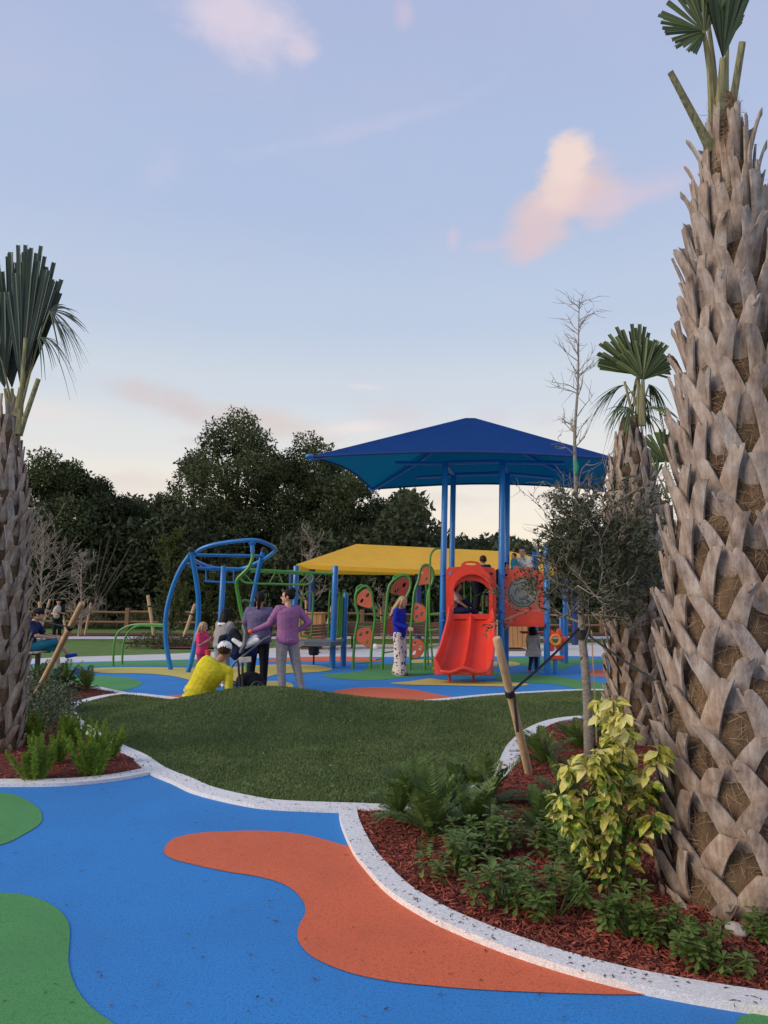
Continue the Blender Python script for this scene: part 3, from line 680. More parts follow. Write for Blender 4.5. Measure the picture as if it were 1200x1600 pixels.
leftp, _ = palm('palm with upright bunched green fronds at the left edge', PL, 3.3, [(0, .31), (.8, .30), (1.6, .265), (2.5, .20), (2.9, .14), (3.3, .075)],
    lambda t: .145, 7, lambda t: .24+.08*t, lambda t: .46, lambda t: .05+.05*t, lambda t: .085, lambda t: .05, 13, 2500, top_gap=.15)
Y2 = 7.3
fan('frond', P(30, 628, Y2-.1), Vector((.02, 0, 1)), Vector((1, .1, 0)), 1.47, 26, .21, leftp, m_palm2, .0, .042, petf=P(27, 650, Y2-.05), pr=.04, seed=30, cup=.1, jitter=.03)
fan('frond', P(20, 628, Y2+.1), Vector((-.12, 0, 1)), Vector((1, .1, 0)), 1.42, 26, .26, leftp, m_palm2, .0, .05, petf=P(18, 650, Y2+.05), pr=.03, seed=31, cup=.1)
fan('frond', P(34, 625, Y2), Vector((.15, 0, 1)), Vector((1, .1, 0)), 1.27, 14, .16, leftp, m_palm2, .0, .045, petf=P(30, 650, Y2+.05), pr=.03, seed=32, cup=.1)
fan('frond', P(12, 625, Y2), Vector((-.30, 0, 1)), Vector((1, .1, 0)), 1.25, 18, .3, leftp, m_palm2, .0, .045, petf=P(15, 650, Y2), pr=.03, seed=36, cup=.1)
fan('frond', P(72, 486, Y2-.1), Vector((1, -.1, -.05)), Vector((0, .2, 1)), .40, 14, .9, leftp, m_palm2, .75, .02, petf=P(35, 630, Y2), pr=.018, seed=33, trim=False)
fan('frond', P(66, 500, Y2+.05), Vector((.8, -.1, .05)), Vector((0, 1, .3)), .46, 16, .5, leftp, m_palm2, 1.3, .016, petf=P(32, 640, Y2), pr=.018, seed=34, trim=False)
fan('frond', P(50, 530, Y2-.05), Vector((.7, -.2, .1)), Vector((0, 1, .3)), .48, 18, .6, leftp, m_palm2, 1.2, .016, petf=P(30, 640, Y2), pr=.018, seed=35, trim=False)
fan('frond', P(-5, 530, Y2-.05), Vector((-.8, -.2, .1)), Vector((0, 1, .3)), .5, 18, .6, leftp, m_palm2, 1.1, .02, petf=P(20, 640, Y2), pr=.018, seed=37, trim=False)
stub(leftp, P(28, 678, Y2-.05), P(40, 528, Y2-.15), .032, .02); stub(leftp, P(30, 680, Y2-.02), P(60, 592, Y2-.2), .035, .025)
# ================================================================== PLAY EQUIPMENT
m_bp = mat('blue_paint', (.004, .16, .50), .38, .06, 2, coat=.2, bump=.12, bscale=120)
m_bp2 = mat('navy_paint', (.008, .03, .16), .45, .08, 2)
m_gp = mat('green_paint', (.055, .23, .03), .4, .08, 3, coat=.2)
m_cap = mat('black_plastic', (.012, .012, .014), .5, .2, 8)
m_red = mat('red_plastic', (.62, .035, .018), .42, .10, 1.6, coat=.15, bump=.15, bscale=90, col2=(.72, .055, .028))
m_red2 = mat('red_panel_plastic', (.66, .062, .03), .5, .12, 3, bump=.1, bscale=150)
m_cor = mat('coral_plastic', (.66, .13, .07), .5, .12, 4, bump=.1, bscale=150)
m_mar = mat('maroon_plastic', (.28, .03, .02), .5, .1, 4)
m_grey = mat('grey_panel', (.20, .205, .19), .55, .15, 9)
m_deck = mat('deck_coating', (.13, .14, .15), .7, .15, 12, bump=.4, bscale=150)
m_org = mat('orange_plastic', (.75, .26, .03), .5, .1, 4)
m_steel = mat('bright_steel', (.5, .5, .52), .35, .1, 6, metal=.8)
m_canb = mat('blue_shade_fabric', (.007, .042, .205), .8, .08, 3, bump=.3, bscale=300, trans=.24, tcol=(.0, .20, .32), spec=.1)
m_canb2 = mat('canopy_hem', (.006, .03, .15), .8, .1, 4)
m_cany = mat('yellow_shade_fabric', (.86, .47, .035), .85, .06, 2, bump=.3, bscale=300, trans=.3, tcol=(.6, .4, .03))
def post(name, x, y, h, r, m, label=None, cat=None, parent=None, cap=None, group=None, lean=(0, 0)):
    mb = MB(); hh = h
    mb.tube([(x, y, -.02), (x+lean[0]*.5, y+lean[1]*.5, hh*.5), (x+lean[0], y+lean[1], hh-.02), (x+lean[0], y+lean[1], hh)], [r, r, r, r*.82], 20)
    o = mb.build(name, m, parent, origin=None if parent else (x, y, 0))
    if label: tag(o, label, cat, group)
    return o
def spx(pts, Y, n=6, closed=False):
    """points (px, py[, Y]) -> smooth 3D path"""
    q = [P(p[0], p[1], p[2] if len(p) > 2 else Y) for p in pts]; return cat_spline(q, n, closed)
# ---- blue canopy
NL, NR, FL, FR = Vector((-1.56, 15.15, 4.50)), Vector((4.88, 15.15, 4.50)), Vector((-.33, 19.4, 4.50)), Vector((5.75, 19.2, 4.50))
A1, A2 = Vector((1.92, 17.15, 5.86)), Vector((2.14, 17.15, 5.86)); A3, A4 = Vector((2.2, 17.5, 5.86)), Vector((1.98, 17.5, 5.86))
can = thing('shade_canopy', 'big royal blue fabric shade canopy on tall posts above the red slide', 'canopy', (2.1, 17.2, 0))
def sagquad(mb, a, b, c, d, n=14, sag=.10, edge=.14):
    """a-b is the eave, d-c the top"""
    base = len(mb.v); vs = []
    for j in range(n+1):
        t = j/n
        for i in range(n+1):
            s = i/n; lo = a.lerp(b, s); hi = d.lerp(c, s); p = lo.lerp(hi, t)
            bow = math.sin(math.pi*s); q = Vector(p); q.z += edge*bow*(1-t)*1.0 - sag*bow*math.sin(math.pi*t)
            cen = (a+b+c+d)/4; q += (Vector((cen.x, cen.y, q.z))-q)*(.045*bow*(1-t)**2)
            vs.append(q)
    mb.add(vs, [(j*(n+1)+i, j*(n+1)+i+1, (j+1)*(n+1)+i+1, (j+1)*(n+1)+i) for j in range(n) for i in range(n)])
mb = MB()
for a, b, c, d in ((NL, NR, A2, A1), (NR, FR, A3, A2), (FR, FL, A4, A3), (FL, NL, A1, A4)): sagquad(mb, a, b, c, d)
mb.add([A1, A2, A3, A4], [(0, 1, 2, 3)]); mb.build('canopy_fabric', m_canb, can, angle=20)
for a, b in ((NL, NR), (NR, FR), (FR, FL), (FL, NL)):
    cen = (a+b+(A1+A3))/4; pts = []
    tmp = MB(); aa = {NL: A1, NR: A2, FR: A3, FL: A4} if False else None
    for i in range(15):
        s_ = i/14; bow = math.sin(math.pi*s_); q_ = a.lerp(b, s_); q_.z += .14*bow; c_ = (a+b+A1.lerp(A3, .5)*2)/4; q_ += (Vector((c_.x, c_.y, q_.z))-q_)*(.045*bow); q_.z -= .012; pts.append(q_)
    mb = MB(); mb.tube(pts, .022, 8); mb.build('hem', m_canb2, can)
posts_xy = [(1.26, 16.25), (2.50, 16.05), (1.58, 17.75), (2.84, 17.45)]
for k, (x, y) in enumerate(posts_xy): post('post', x, y, 4.62, .068, m_bp, parent=can, lean=(.10, 0))
mb = MB()
for (x, y), cr_ in zip([(1.36, 16.25), (2.60, 16.05), (1.68, 17.75), (2.94, 17.45)], (NL, NR, FL, FR)):
    ap = Vector((2.05, 17.3, 5.78)); mb2 = MB()
    k = Vector((x, y, 4.6)); dir_ = (Vector((cr_.x, cr_.y, 4.5))-ap)
    mb2.tube([cr_+Vector((0, 0, -.05)), cr_.lerp(ap, .5)+Vector((0, 0, -.12)), ap], .045, 10); mb2.build('rafter', m_bp, can)
for a, b in ((0, 1), (1, 3), (3, 2), (2, 0)):
    pp = [(1.36, 16.25), (2.60, 16.05), (1.68, 17.75), (2.94, 17.45)]; mb = MB(); mb.tube([(*pp[a], 4.6), (*pp[b], 4.6)], .045, 10); mb.build('crossbeam', m_bp, can)
for p0, p1 in (((1.36, 16.25), (.25, 16.4)), ((2.6, 16.05), (4.0, 16.25)), ((1.68, 17.75), (.8, 18.3)), ((2.94, 17.45), (4.2, 18.2))):
    mb = MB(); mb.tube([(*p0, 4.58), (*p1, 4.62)], .04, 10); mb.build('outrigger', m_bp, can)
for cr_ in (NL, NR, FL, FR):
    mb = MB(); mb.ball(cr_, (.09, .09, .05)); mb.build('corner_cap', m_bp, can)
# ---- yellow canopy
yc = thing('shade_canopy', 'long yellow fabric shade canopy behind the green and blue climbers', 'canopy', (1.5, 30, 0))
YA, YB, YC_, YD = P(466, 885, 26.5), P(650, 893, 28.2), P(905, 893, 30.5), P(560, 888, 33.5)
zl = YA.z
ya = Vector((-3.12, 26.5, 2.86)); yb = Vector((1.26, 27.0, 2.73)); yd = Vector((7.6, 28.2, 2.80)); ye = Vector((8.2, 36, 2.85)); yf = Vector((-4.3, 34.5, 2.85))
r1 = P(557, 850, 30.0); r2 = P(800, 862, 32.0)
mb = MB(); n = 16
def quadpatch(mb, a, b, c, d, n=12, sag=.08):
    vs = []
    for j in range(n+1):
        for i in range(n+1):
            s, t = i/n, j/n; p = a.lerp(b, s).lerp(d.lerp(c, s), t); p.z -= sag*math.sin(math.pi*s)*math.sin(math.pi*t); vs.append(p)
    mb.add(vs, [(j*(n+1)+i, j*(n+1)+i+1, (j+1)*(n+1)+i+1, (j+1)*(n+1)+i) for j in range(n) for i in range(n)])
rm = r1.lerp(r2, .42)
quadpatch(mb, ya, yb, rm, r1); quadpatch(mb, yb, yd, r2, rm); quadpatch(mb, yd, ye, r2, r2, sag=0); quadpatch(mb, ye, yf, r1, r2); quadpatch(mb, yf, ya, r1, r1, sag=0)
quadpatch(mb, ya+Vector((.5, -.01, -.16)), yb+Vector((0, -.01, -.16)), yb+Vector((0, -.01, 0)), ya+Vector((0, -.01, 0)), sag=0); quadpatch(mb, yb+Vector((0, -.01, -.16)), yd+Vector((0, -.01, -.16)), yd+Vector((0, -.01, 0)), yb+Vector((0, -.01, 0)), sag=0)
mb.build('canopy_fabric', m_cany, yc, angle=12)
for x, y, h in ((-2.62, 27.2, 2.8), (1.28, 27.5, 2.75), (7.3, 28.6, 2.8), (-3.9, 31.5, 2.9), (7.6, 35.0, 2.8), (2.0, 34.5, 2.8)): post('post', x, y, h, .12, m_bp2, parent=yc)
# ---- slide + deck tower
tw = thing('play_tower', 'red twin slide tower with arched hood, panels and raised deck under the blue canopy', 'play tower', (2.0, 16.2, 0))
SX0, SX1 = 1.40, 2.34; SY = 15.98
# slide: cross-section profile swept from the deck to the run-out
def slide_section(w):
    h = w/2; pts = []
    lane = lambda u: .0
    prof = [(-h-.03, .16), (-h-.045, .22), (-h-.01, .245), (-h+.03, .20), (-h+.05, .06), (-h+.12, .0), (-.10, .0), (-.045, .04), (-.02, .105), (0, .115)]
    return prof + [(-a, b) for a, b in reversed(prof[:-1])]
path = [((1.42+2.30)/2, 16.02, 1.19, .88), (1.845, 15.8, 1.16, .88), (1.80, 15.5, .98, .92), (1.72, 15.15, .70, .98), (1.63, 14.8, .43, 1.02), (1.56, 14.5, .26, 1.06), (1.52, 14.25, .195, 1.06), (1.50, 14.08, .20, 1.0), (1.49, 14.0, .22, .9)]
q = cat_spline([Vector(p[:3]) for p in path], 5); wq = np.interp(np.arange(len(q))/5, range(len(path)), [p[3] for p in path])
vs = []; fs = []; k = None
for i, (p, w) in enumerate(zip(q, wq)):
    T = (q[min(i+1, len(q)-1)]-q[max(i-1, 0)]).normalized(); Nn = Vector((0, -T.z, T.y)); Nn = Nn if Nn.z > 0 else -Nn
    sec = slide_section(w); wall = 1.0 if i < len(q)-6 else 1-(i-(len(q)-6))/6*.75
    u = [p + Vector((a, 0, 0)) + Nn*(b*(wall if abs(a) > .1 else 1)) for a, b in sec]; l = [p + Vector((a*.97, 0, 0)) - Nn*(.035) for a, b in reversed(sec)]
    r_ = u + l; k = len(r_); vs += r_
for i in range(len(q)-1):
    for j in range(k): j2 = (j+1) % k; fs.append((i*k+j, i*k+j2, (i+1)*k+j2, (i+1)*k+j))
fs.append(tuple(range(k))); fs.append(tuple((len(q)-1)*k+j for j in reversed(range(k))))
mb = MB(); mb.add(vs, fs)
mb.tube(cat_spline([Vector((.98, 14.35, .26)), Vector((1.03, 14.08, .245)), Vector((1.25, 13.97, .22)), Vector((1.50, 13.96, .30)), Vector((1.75, 13.97, .22)), Vector((1.97, 14.08, .245)), Vector((2.05, 14.35, .26))], 6), .035, 10)
sl_ = mb.build('slide', m_red, tw, angle=50)
for x in (1.28, 1.74):
    mb = MB(); mb.tube([(x, 14.5, .24), (x, 14.5, -.01)], .028, 10); mb.build('slide_foot', m_red, sl_)
# hood: thick arch frame with opening
def arch(w, h, r, n=10, x0=0, z0=0):
    pts = [(x0-w/2, z0), ]
    for i in range(n+1):
        a = math.pi - math.pi*i/n; pts.append((x0+w/2*math.cos(a), z0+h-r+r*math.sin(a)))
    pts.append((x0+w/2, z0)); return pts
hx = 1.86
outer = [(hx-.47, 1.16), (hx-.47, 1.62), (hx-.45, 1.95), (hx-.36, 2.13), (hx-.22, 2.27), (hx-.19, 2.34), (hx-.13, 2.375), (hx, 2.39), (hx+.13, 2.375), (hx+.19, 2.34), (hx+.22, 2.27), (hx+.36, 2.13), (hx+.45, 1.95), (hx+.47, 1.62), (hx+.47, 1.16)]
hole = [(hx-.385, 1.27)]+[(hx+.385*math.cos(math.pi-math.pi*i/12), 1.70+.28*math.sin(math.pi*i/12)) for i in range(13)]+[(hx+.385, 1.27)]
hole2 = [(hx+.125*math.cos(2*math.pi*i/14), 2.325+.028*math.sin(2*math.pi*i/14)) for i in range(14)]
mb = MB(); mb.prism(outer, .12, lambda u, v, w: Vector((u, 15.86-w, v)), [hole, hole2])
# projecting canopy lip above the opening
lip = [(hx+.43*math.cos(math.pi-math.pi*i/16), 1.74+.40*math.sin(math.pi*i/16)) for i in range(17)]
for off, (r_, th) in enumerate([(1, .03)]):
    pts = [Vector((x, 15.62, z)) for x, z in [(hx-.43, 1.45)]+lip+[(hx+.43, 1.45)]]
    inn = [Vector((hx+(p.x-hx)*.9, p.y, 1.74+(p.z-1.74)*.9 if p.z > 1.74 else p.z)) for p in pts]
    back = [Vector((p.x, 15.76, p.z)) for p in pts]; backi = [Vector((p.x, 15.76, p.z)) for p in inn]
    n = len(pts); vs = pts+inn+backi+back; fs = []
    for i in range(n-1):
        for a, b in ((0, 1), (1, 2), (2, 3), (3, 0)): fs.append((a*n+i, a*n+i+1, b*n+i+1, b*n+i))
    fs += [(0, n, 2*n, 3*n), (n-1, 2*n-1, 3*n-1, 4*n-1)]
    mb.add(vs, fs)
mb.build('slide_hood', m_red, tw, angle=35)
# flanking panels with small teardrop holes
def drop(cx, cz, a, b, rot):
    out = []
    for i in range(10):
        t = 2*math.pi*i/10; u = a*math.cos(t); v = b*math.sin(t)*(1-.35*math.cos(t)); out.append((cx+u*math.cos(rot)-v*math.sin(rot), cz+u*math.sin(rot)+v*math.cos(rot)))
    return out
mb = MB(); mb.prism([(1.345, 1.22), (1.345, 2.20), (1.40, 2.26), (1.70, 2.28), (2.05, 2.28), (2.36, 2.26), (2.415, 2.20), (2.415, 1.22), (2.26, 1.22), (2.26, 2.0), (1.46, 2.0), (1.46, 1.22)], .04, lambda u, v, w: Vector((u, 16.0-w, v)), [drop(1.44, 2.14, .045, .03, .2), drop(2.32, 2.13, .045, .03, 2.8)])
mb.build('entry_panel', m_red2, tw)
# round-window panel on the right
px0, px1, yy = 2.57, 3.46, 16.12
cx, cz = 3.0, 1.73
mb = MB(); out = [(px0, 1.10), (px0, 2.14), (px0+.05, 2.2), (px0+.22, 2.22), (px0+.30, 2.27), (px0+.62, 2.27), (px0+.70, 2.22), (px1-.05, 2.2), (px1, 2.14), (px1, 1.10), (px1-.06, 1.05), (px0+.06, 1.05)]
ring_ = [(cx+.335*math.cos(2*math.pi*i/28), cz+.335*math.sin(2*math.pi*i/28)) for i in range(28)]
h3 = [(cx+.05+.10*math.cos(2*math.pi*i/12), 2.22+.022*math.sin(2*math.pi*i/12)) for i in range(12)]
mb.prism(out, .05, lambda u, v, w: Vector((u, yy-w, v)), [ring_, h3, drop(px0+.08, 2.11, .045, .03, .2), drop(px1-.08, 2.11, .045, .03, 2.8)])
wp = mb.build('window_panel', m_red2, tw)
mb = MB(); mb.tube([(cx, yy-.03, cz), (cx, yy-.015, cz)], .36, 32); d_ = mb.build('round_disc', m_grey, wp)
mb = MB()
for r_, a0, a1 in ((.30, 0, 6.28), (.22, .3, 2.2), (.24, 3.3, 5.4), (.15, 1, 3.4), (.14, 4.1, 6.2)):
    mb.tube([(cx+r_*math.cos(a0+(a1-a0)*i/20), yy-.034, cz+r_*math.sin(a0+(a1-a0)*i/20)) for i in range(21)], .006, 5)
mb.build('groove', m_cap, d_)
mb = MB(); mb.prism([(px0+.02, 1.01), (px1-.02, 1.01), (px1-.02, 1.09), (px0+.02, 1.09)], .08, lambda u, v, w: Vector((u, yy-.05-w, v))); mb.build('ledge', m_red, tw)
# decks
mb = MB(); mb.box((1.98, 16.9, 1.19), (1.25, 1.75, .08)); mb.build('deck', m_deck, tw)
mb = MB(); mb.box((3.10, 17.0, 1.19), (.95, 1.75, .08)); mb.build('deck', m_deck, tw)
for k, (x, y, h) in enumerate([(3.50, 16.1, 2.75), (3.62, 17.9, 2.75), (1.70, 18.2, 2.3), (4.65, 19.2, 2.3)]): post('post', x, y, h, .068, m_bp, parent=tw, lean=(.04, 0))
for x in (1.42, 1.56, 2.3, 2.45):   # rear guard rails
    pass
for (x, y) in ((1.31, 16.24), (2.55, 16.04), (3.52, 16.1)):
    for z in (1.12, 1.32, 2.12):
        mb = MB(); mb.tube([(x, y, z-.03), (x, y, z+.03)], .076, 18); mb.box((x, y-.08, z), (.05, .03, .04), bev=.006); mb.build('clamp', m_bp, tw)
mb = MB(); mb.tube(cat_spline([Vector((1.46, 17.75, 1.25)), Vector((1.46, 17.75, 2.1)), Vector((1.6, 17.78, 2.2)), Vector((2.2, 17.78, 2.2)), Vector((2.36, 17.75, 2.1)), Vector((2.36, 17.75, 1.25))], 5), .02, 8); mb.build('guard_rail', m_gp, tw)
for x in np.linspace(1.6, 2.25, 5):
    mb = MB(); mb.tube([(x, 17.76, 1.25), (x, 17.78, 2.2)], .012, 6); mb.build('baluster', m_gp, tw)
# activity ring on the right, below the window panel
fl = thing('swirl_ring', 'orange and red swirled play ring fixed low on the tower post, behind the staked tree', 'play panel', (3.78, 16.1, .95))
mb = MB(); cx2, cz2 = P(868, 1000, 16.05).x, P(868, 1000, 16.05).z
mb.tube([(cx2+.10*math.cos(2*math.pi*i/24), 16.05, cz2+.10*math.sin(2*math.pi*i/24)) for i in range(24)], .035, 8, closed=True); mb.build('ring', m_org, fl)
mb = MB()
for i in range(6):
    a = 2*math.pi*i/6; mb.ball((cx2+.17*math.cos(a), 16.08, cz2+.17*math.sin(a)), (.10, .018, .07), 12, 6, Matrix.Rotation(-a-.6, 3, 'Y'))
mb.build('petals', m_red2, fl)
mb = MB(); mb.box((cx2+.02, 16.1, cz2-.38), (.34, .1, .1), bev=.02); mb.build('base_bar', m_red2, fl); mb = MB(); mb.tube([(cx2, 16.12, cz2-.4), (cx2, 16.12, -.01)], .045, 12); mb.build('post', m_bp, fl)
# shop counter
ct = thing('play_counter', 'small red play counter on a blue post beneath the round window panel', 'counter', (3.5, 17.3, 0))
c0 = P(832, 988, 17.2)
mb = MB(); mb.box((c0.x, 17.2, c0.z), (.55, .35, .05), bev=.02); mb.build('counter_top', m_red, ct); post('post', c0.x+.12, 17.3, c0.z-.02, .068, m_bp, parent=ct); 
post('post', 4.66, 19.6, 1.15, .065, m_bp, 'short free-standing blue post seen past the trunk of the staked tree', 'post')
# ---- handrail + ladybug style climbing panels
def climber(label, legs, panels, rungs, Y, top):
    b0 = P(legs[0][0], legs[0][1], Y); root = thing('climbing_panel', label, 'climber', (b0.x, Y, 0), 0, 'green arched climbers with seed-holed panels')
    mb = MB(); pts = spx(legs, Y, 5); pts[0].z = -.01; pts[-1].z = -.01; mb.tube(pts, .031, 10); mb.build('arch_frame', m_gp, root)
    if top:
        mb = MB(); mb.tube(spx(top, Y+.03, 5), .022, 8); mb.build('top_loop', m_gp, root)
    for poly, holes, m in panels:
        q = cat_spline([Vector((a, b, 0)) for a, b in poly], 4, True); cx_ = sum(p[0] for p in poly)/len(poly); cy_ = sum(p[1] for p in poly)/len(poly)
        to = lambda a, b: P(a, b, Y)
        out = [(to(p.x, p.y).x, to(p.x, p.y).z) for p in q]; hs = []
        for (hx_, hy_, r_) in holes:
            c_ = to(hx_, hy_); rr = r_/F*Y; hs.append([(c_.x+rr*(1.0 if i < 9 else .9)*math.cos(2*math.pi*i/12), c_.z+rr*1.25*math.sin(2*math.pi*i/12+.4)) for i in range(12)])
        mb = MB(); mb.prism(out, .03, lambda u, v, w, Y=Y: Vector((u, Y+.015-w, v)), hs); pn = mb.build('climbing_plate', m, root)
        mb = MB(); mb.tube([Vector((u, Y, v)) for u, v in out], .012, 6, closed=True); mb.build('rim', m_gp, pn)
    for a, b in rungs:
        mb = MB(); mb.tube([P(*a, Y), P(*b, Y)], .018, 8); mb.build('rung', m_gp, root)
    return root
def cv(pts, x0=440, y0=820, s=5.0): return [(x0+a/s, y0+b/s) for a, b in pts]
def ch(pts, x0=440, y0=820, s=5.0): return [(x0+a/s, y0+b/s, r/s) for a, b, r in pts]
climber('lowest green climbing arch with two coral seed-holed plates, right of the blue posts', cv([(557, 1110), (572, 880), (598, 725), (578, 620), (580, 540), (618, 495), (662, 480), (698, 525), (712, 610), (730, 720), (708, 900), (692, 1122)]),
    [(cv([(588, 575), (606, 540), (652, 503), (685, 520), (700, 575), (703, 645), (650, 642), (592, 618)]), ch([(672, 550, 13), (627, 593, 13)]), m_cor),
     (cv([(588, 830), (640, 806), (690, 806), (704, 850), (700, 930), (688, 962), (640, 935), (588, 900)]), ch([(618, 858, 13), (668, 842, 13), (668, 915, 13)]), m_cor)],
    [(cv([(592, 800)])[0], cv([(712, 800)])[0]), (cv([(560, 1085)])[0], cv([(690, 1075)])[0])], 17.1, cv([(585, 520), (590, 490), (625, 470), (640, 485)]))
climber('middle green climbing arch with dark red plates, half hidden by the blonde woman', cv([(785, 1122), (800, 900), (818, 650), (835, 500), (868, 440), (935, 397), (985, 402), (1007, 450), (1000, 510), (965, 600), (945, 800), (930, 1100)]),
    [(cv([(852, 520), (872, 470), (930, 418), (975, 415), (997, 445), (990, 500), (966, 556), (910, 545), (855, 532)]), ch([(898, 512, 16), (958, 470, 14)]), m_mar),
     (cv([(822, 780), (830, 735), (880, 712), (915, 725), (915, 830), (860, 850), (822, 840)]), ch([(860, 770, 13)]), m_mar)],
    [(cv([(730, 745)])[0], cv([(805, 748)])[0]), (cv([(735, 1055)])[0], cv([(785, 1045)])[0]), (cv([(798, 1000)])[0], cv([(880, 988)])[0])], 17.0, cv([(872, 430), (880, 405), (925, 392), (950, 396)]))
climber('tallest green climbing arch with three coral plates, beside the slide', cv([(1003, 1122), (1010, 850), (1028, 620), (1038, 520), (1068, 435), (1088, 340), (1130, 312), (1172, 340), (1186, 390), (1178, 445), (1145, 545), (1132, 800), (1117, 1135)]),
    [(cv([(1060, 465), (1072, 400), (1095, 335), (1130, 320), (1165, 350), (1174, 400), (1160, 455), (1110, 465)]), ch([(1097, 377, 11), (1129, 423, 11)]), m_cor),
     (cv([(1027, 680), (1038, 620), (1060, 612), (1115, 640), (1127, 680), (1120, 745), (1060, 760), (1030, 740)]), ch([(1055, 650, 12), (1097, 695, 12), (1055, 718, 12)]), m_cor),
     (cv([(1008, 920), (1040, 892), (1070, 893), (1110, 925), (1108, 985), (1075, 1030), (1030, 1038), (1008, 1010)]), ch([(1040, 928, 12), (1083, 962, 13), (1036, 1000, 14)]), m_cor)],
    [(cv([(1015, 1045)])[0], cv([(1118, 1035)])[0]), (cv([(1025, 770)])[0], cv([(1125, 755)])[0])], 16.9, None)
lad = thing('ladder', 'green ladder with curved handrail leaning on the left tower post', 'ladder', (.95, 16.9, 0))
mb = MB(); pts = spx([(676.5, 1042), (671, 960), (672, 890), (673, 868), (680, 858), (692, 857)], 16.75, 6); pts[0].z = -.01; mb.tube(pts, .022, 8); mb.build('handrail', m_gp, lad)
mb = MB(); pts = spx([(669, 1040), (667, 950), (665, 884)], 17.2, 4); mb.tube(pts, .02, 8); mb.build('handrail', m_gp, lad)
for yy_ in (958, 983, 1008, 1028):
    mb = MB(); mb.tube([P(670, yy_+2, 16.8), P(689, yy_, 16.3)], .018, 8); mb.build('rung', m_gp, lad)
# ---- left: arched blue ring climber
rc = thing('ring_climber', 'blue overhead ring on three curved tubular legs with a green pole', 'climber', (-3.6, 16.3, 0))
c1 = lambda pts: [(240+a/4.615, 820+b/4.615) for a, b in pts]
def rtube(name, pts, Y, r, m, capped=False, n=6, foot=True):
    q = spx(pts, Y, n)
    if foot: q[0].z = -.01
    mb = MB(); mb.tube(q, r, 14); o = mb.build(name, m, rc)
    if capped:
        d = (q[-1]-q[-2]).normalized(); mb = MB(); mb.tube([q[-1], q[-1]+d*.07, q[-1]+d*.10], [r*1.1, r*1.05, r*.5], 12); mb.build('end_cap', m_cap, o)
    return o
rtube('leg', [(267, 1047, 16.6), (259.5, 1004, 16.6), (259.5, 961, 16.55), (268, 924, 16.5), (281, 891, 16.4), (296, 868, 16.3)], 16.6, .052, m_bp, True)
rtube('leg', [(292, 1055, 16.0), (300, 1028, 15.95), (309, 976, 15.9), (310, 935, 15.8), (305, 896, 15.7), (299, 862, 15.6)], 16, .052, m_bp, True)
rtube('leg', [(390, 1049, 17.0), (389, 980, 17.0), (395, 935, 16.95), (404, 890, 16.9), (411, 862, 16.8)], 17, .052, m_bp, True)
rtube('pole', [(386, 1052, 15.6), (383, 985, 15.6), (376.5, 954, 15.6), (370, 917, 15.5), (372, 904, 15.45), (387, 889, 15.4), (394, 874, 15.4), (394.5, 861, 15.4)], 15.5, .038, m_gp)
q = [P(394, 847, 15.4)]
mb = MB(); mb.ball(q[0], .085, 16, 10); mb.tube([q[0], P(394.5, 863, 15.4)], .048, 14); mb.build('ball_joint', m_bp, rc)
mb = MB(); mb.tube(spx([(303, 866, 15.7), (318, 856, 15.5), (345, 849, 15.4), (394, 844, 15.35), (418, 850, 15.6), (430, 858, 16.0), (424, 866, 16.4), (408, 876, 16.9), (380, 888, 17.2), (352, 890, 17.3), (322, 884, 17.1), (301, 873, 16.3)], 16, 6, True), .042, 12, closed=True); mb.build('ring', m_bp, rc)
mb = MB(); mb.tube([P(300, 867, 15.9), P(412, 869, 16.8)], .034, 12); mb.build('crossbar', m_bp, rc)
mb = MB(); mb.tube(spx([(294, 881, 16.4), (305, 887, 16.6), (345, 890, 17.2)], 16.5), .036, 12); mb.build('crossbar', m_bp, rc)
mb = MB(); mb.tube(spx([(377, 940, 15.6), (384, 937.5, 15.7), (392, 943, 15.9), (398, 960, 16.2)], 15.7), .02, 8); mb.build('grip_bar', m_gp, rc)
# ---- overhead ladder with its posts
ol = thing('overhead_ladder', 'green overhead truss ladder carried by two tall blue posts', 'overhead ladder', (-1.9, 16.6, 0))
def pst(bx, by, ty, r, root, name='post', m=None):
    b = G(bx, by); t = P(bx, ty, b.y); return post(name, b.x, b.y, t.z, r, m or m_bp, parent=root, lean=(.04, 0))
pst(341, 1049, 884, .062, ol); pst(457, 1039, 884, .068, ol); pst(519, 1044, 884, .07, ol)
def ot(name, pts, Y, r=.026, m=None, root=None):
    mb = MB(); mb.tube(spx(pts, Y, 5), r, 10); return mb.build(name, m or m_gp, root or ol)
ot('top_rail', [(388, 889.5), (430, 892), (489, 895), (521, 896.5)], 16.9, .03); ot('bottom_rail', [(374, 900), (381, 909), (395, 911.5), (430, 912.5), (470, 913.5), (484, 912), (489, 905), (487, 896)], 16.9, .024)
for a, b in (((378, 893), (395, 910)), ((431, 893), (421, 911)), ((434, 893), (442, 911)), ((482, 897), (468, 911))): ot('truss_bar', [a, b], 16.9, .014)
ot('top_rail', [(392, 893), (440, 895), (486, 898)], 17.9, .026)
for k in range(6):
    a = 400+k*15; mb = MB(); mb.tube([P(a, 890.5+k*.8, 16.9), P(a, 893+k*.8, 17.9)], .016, 8); mb.build('rung', m_gp, ol)
ot('hanging_bar', [(320, 908), (345, 909.5), (367, 910)], 17.0, .022, m_bp); ot('hanger', [(322, 886), (322, 908)], 17.0, .014, m_bp); ot('hanger', [(365, 889), (365, 909)], 17.0, .014, m_bp); ot('top_beam', [(312, 886), (345, 887.5), (390, 889)], 17.0, .03, m_bp)
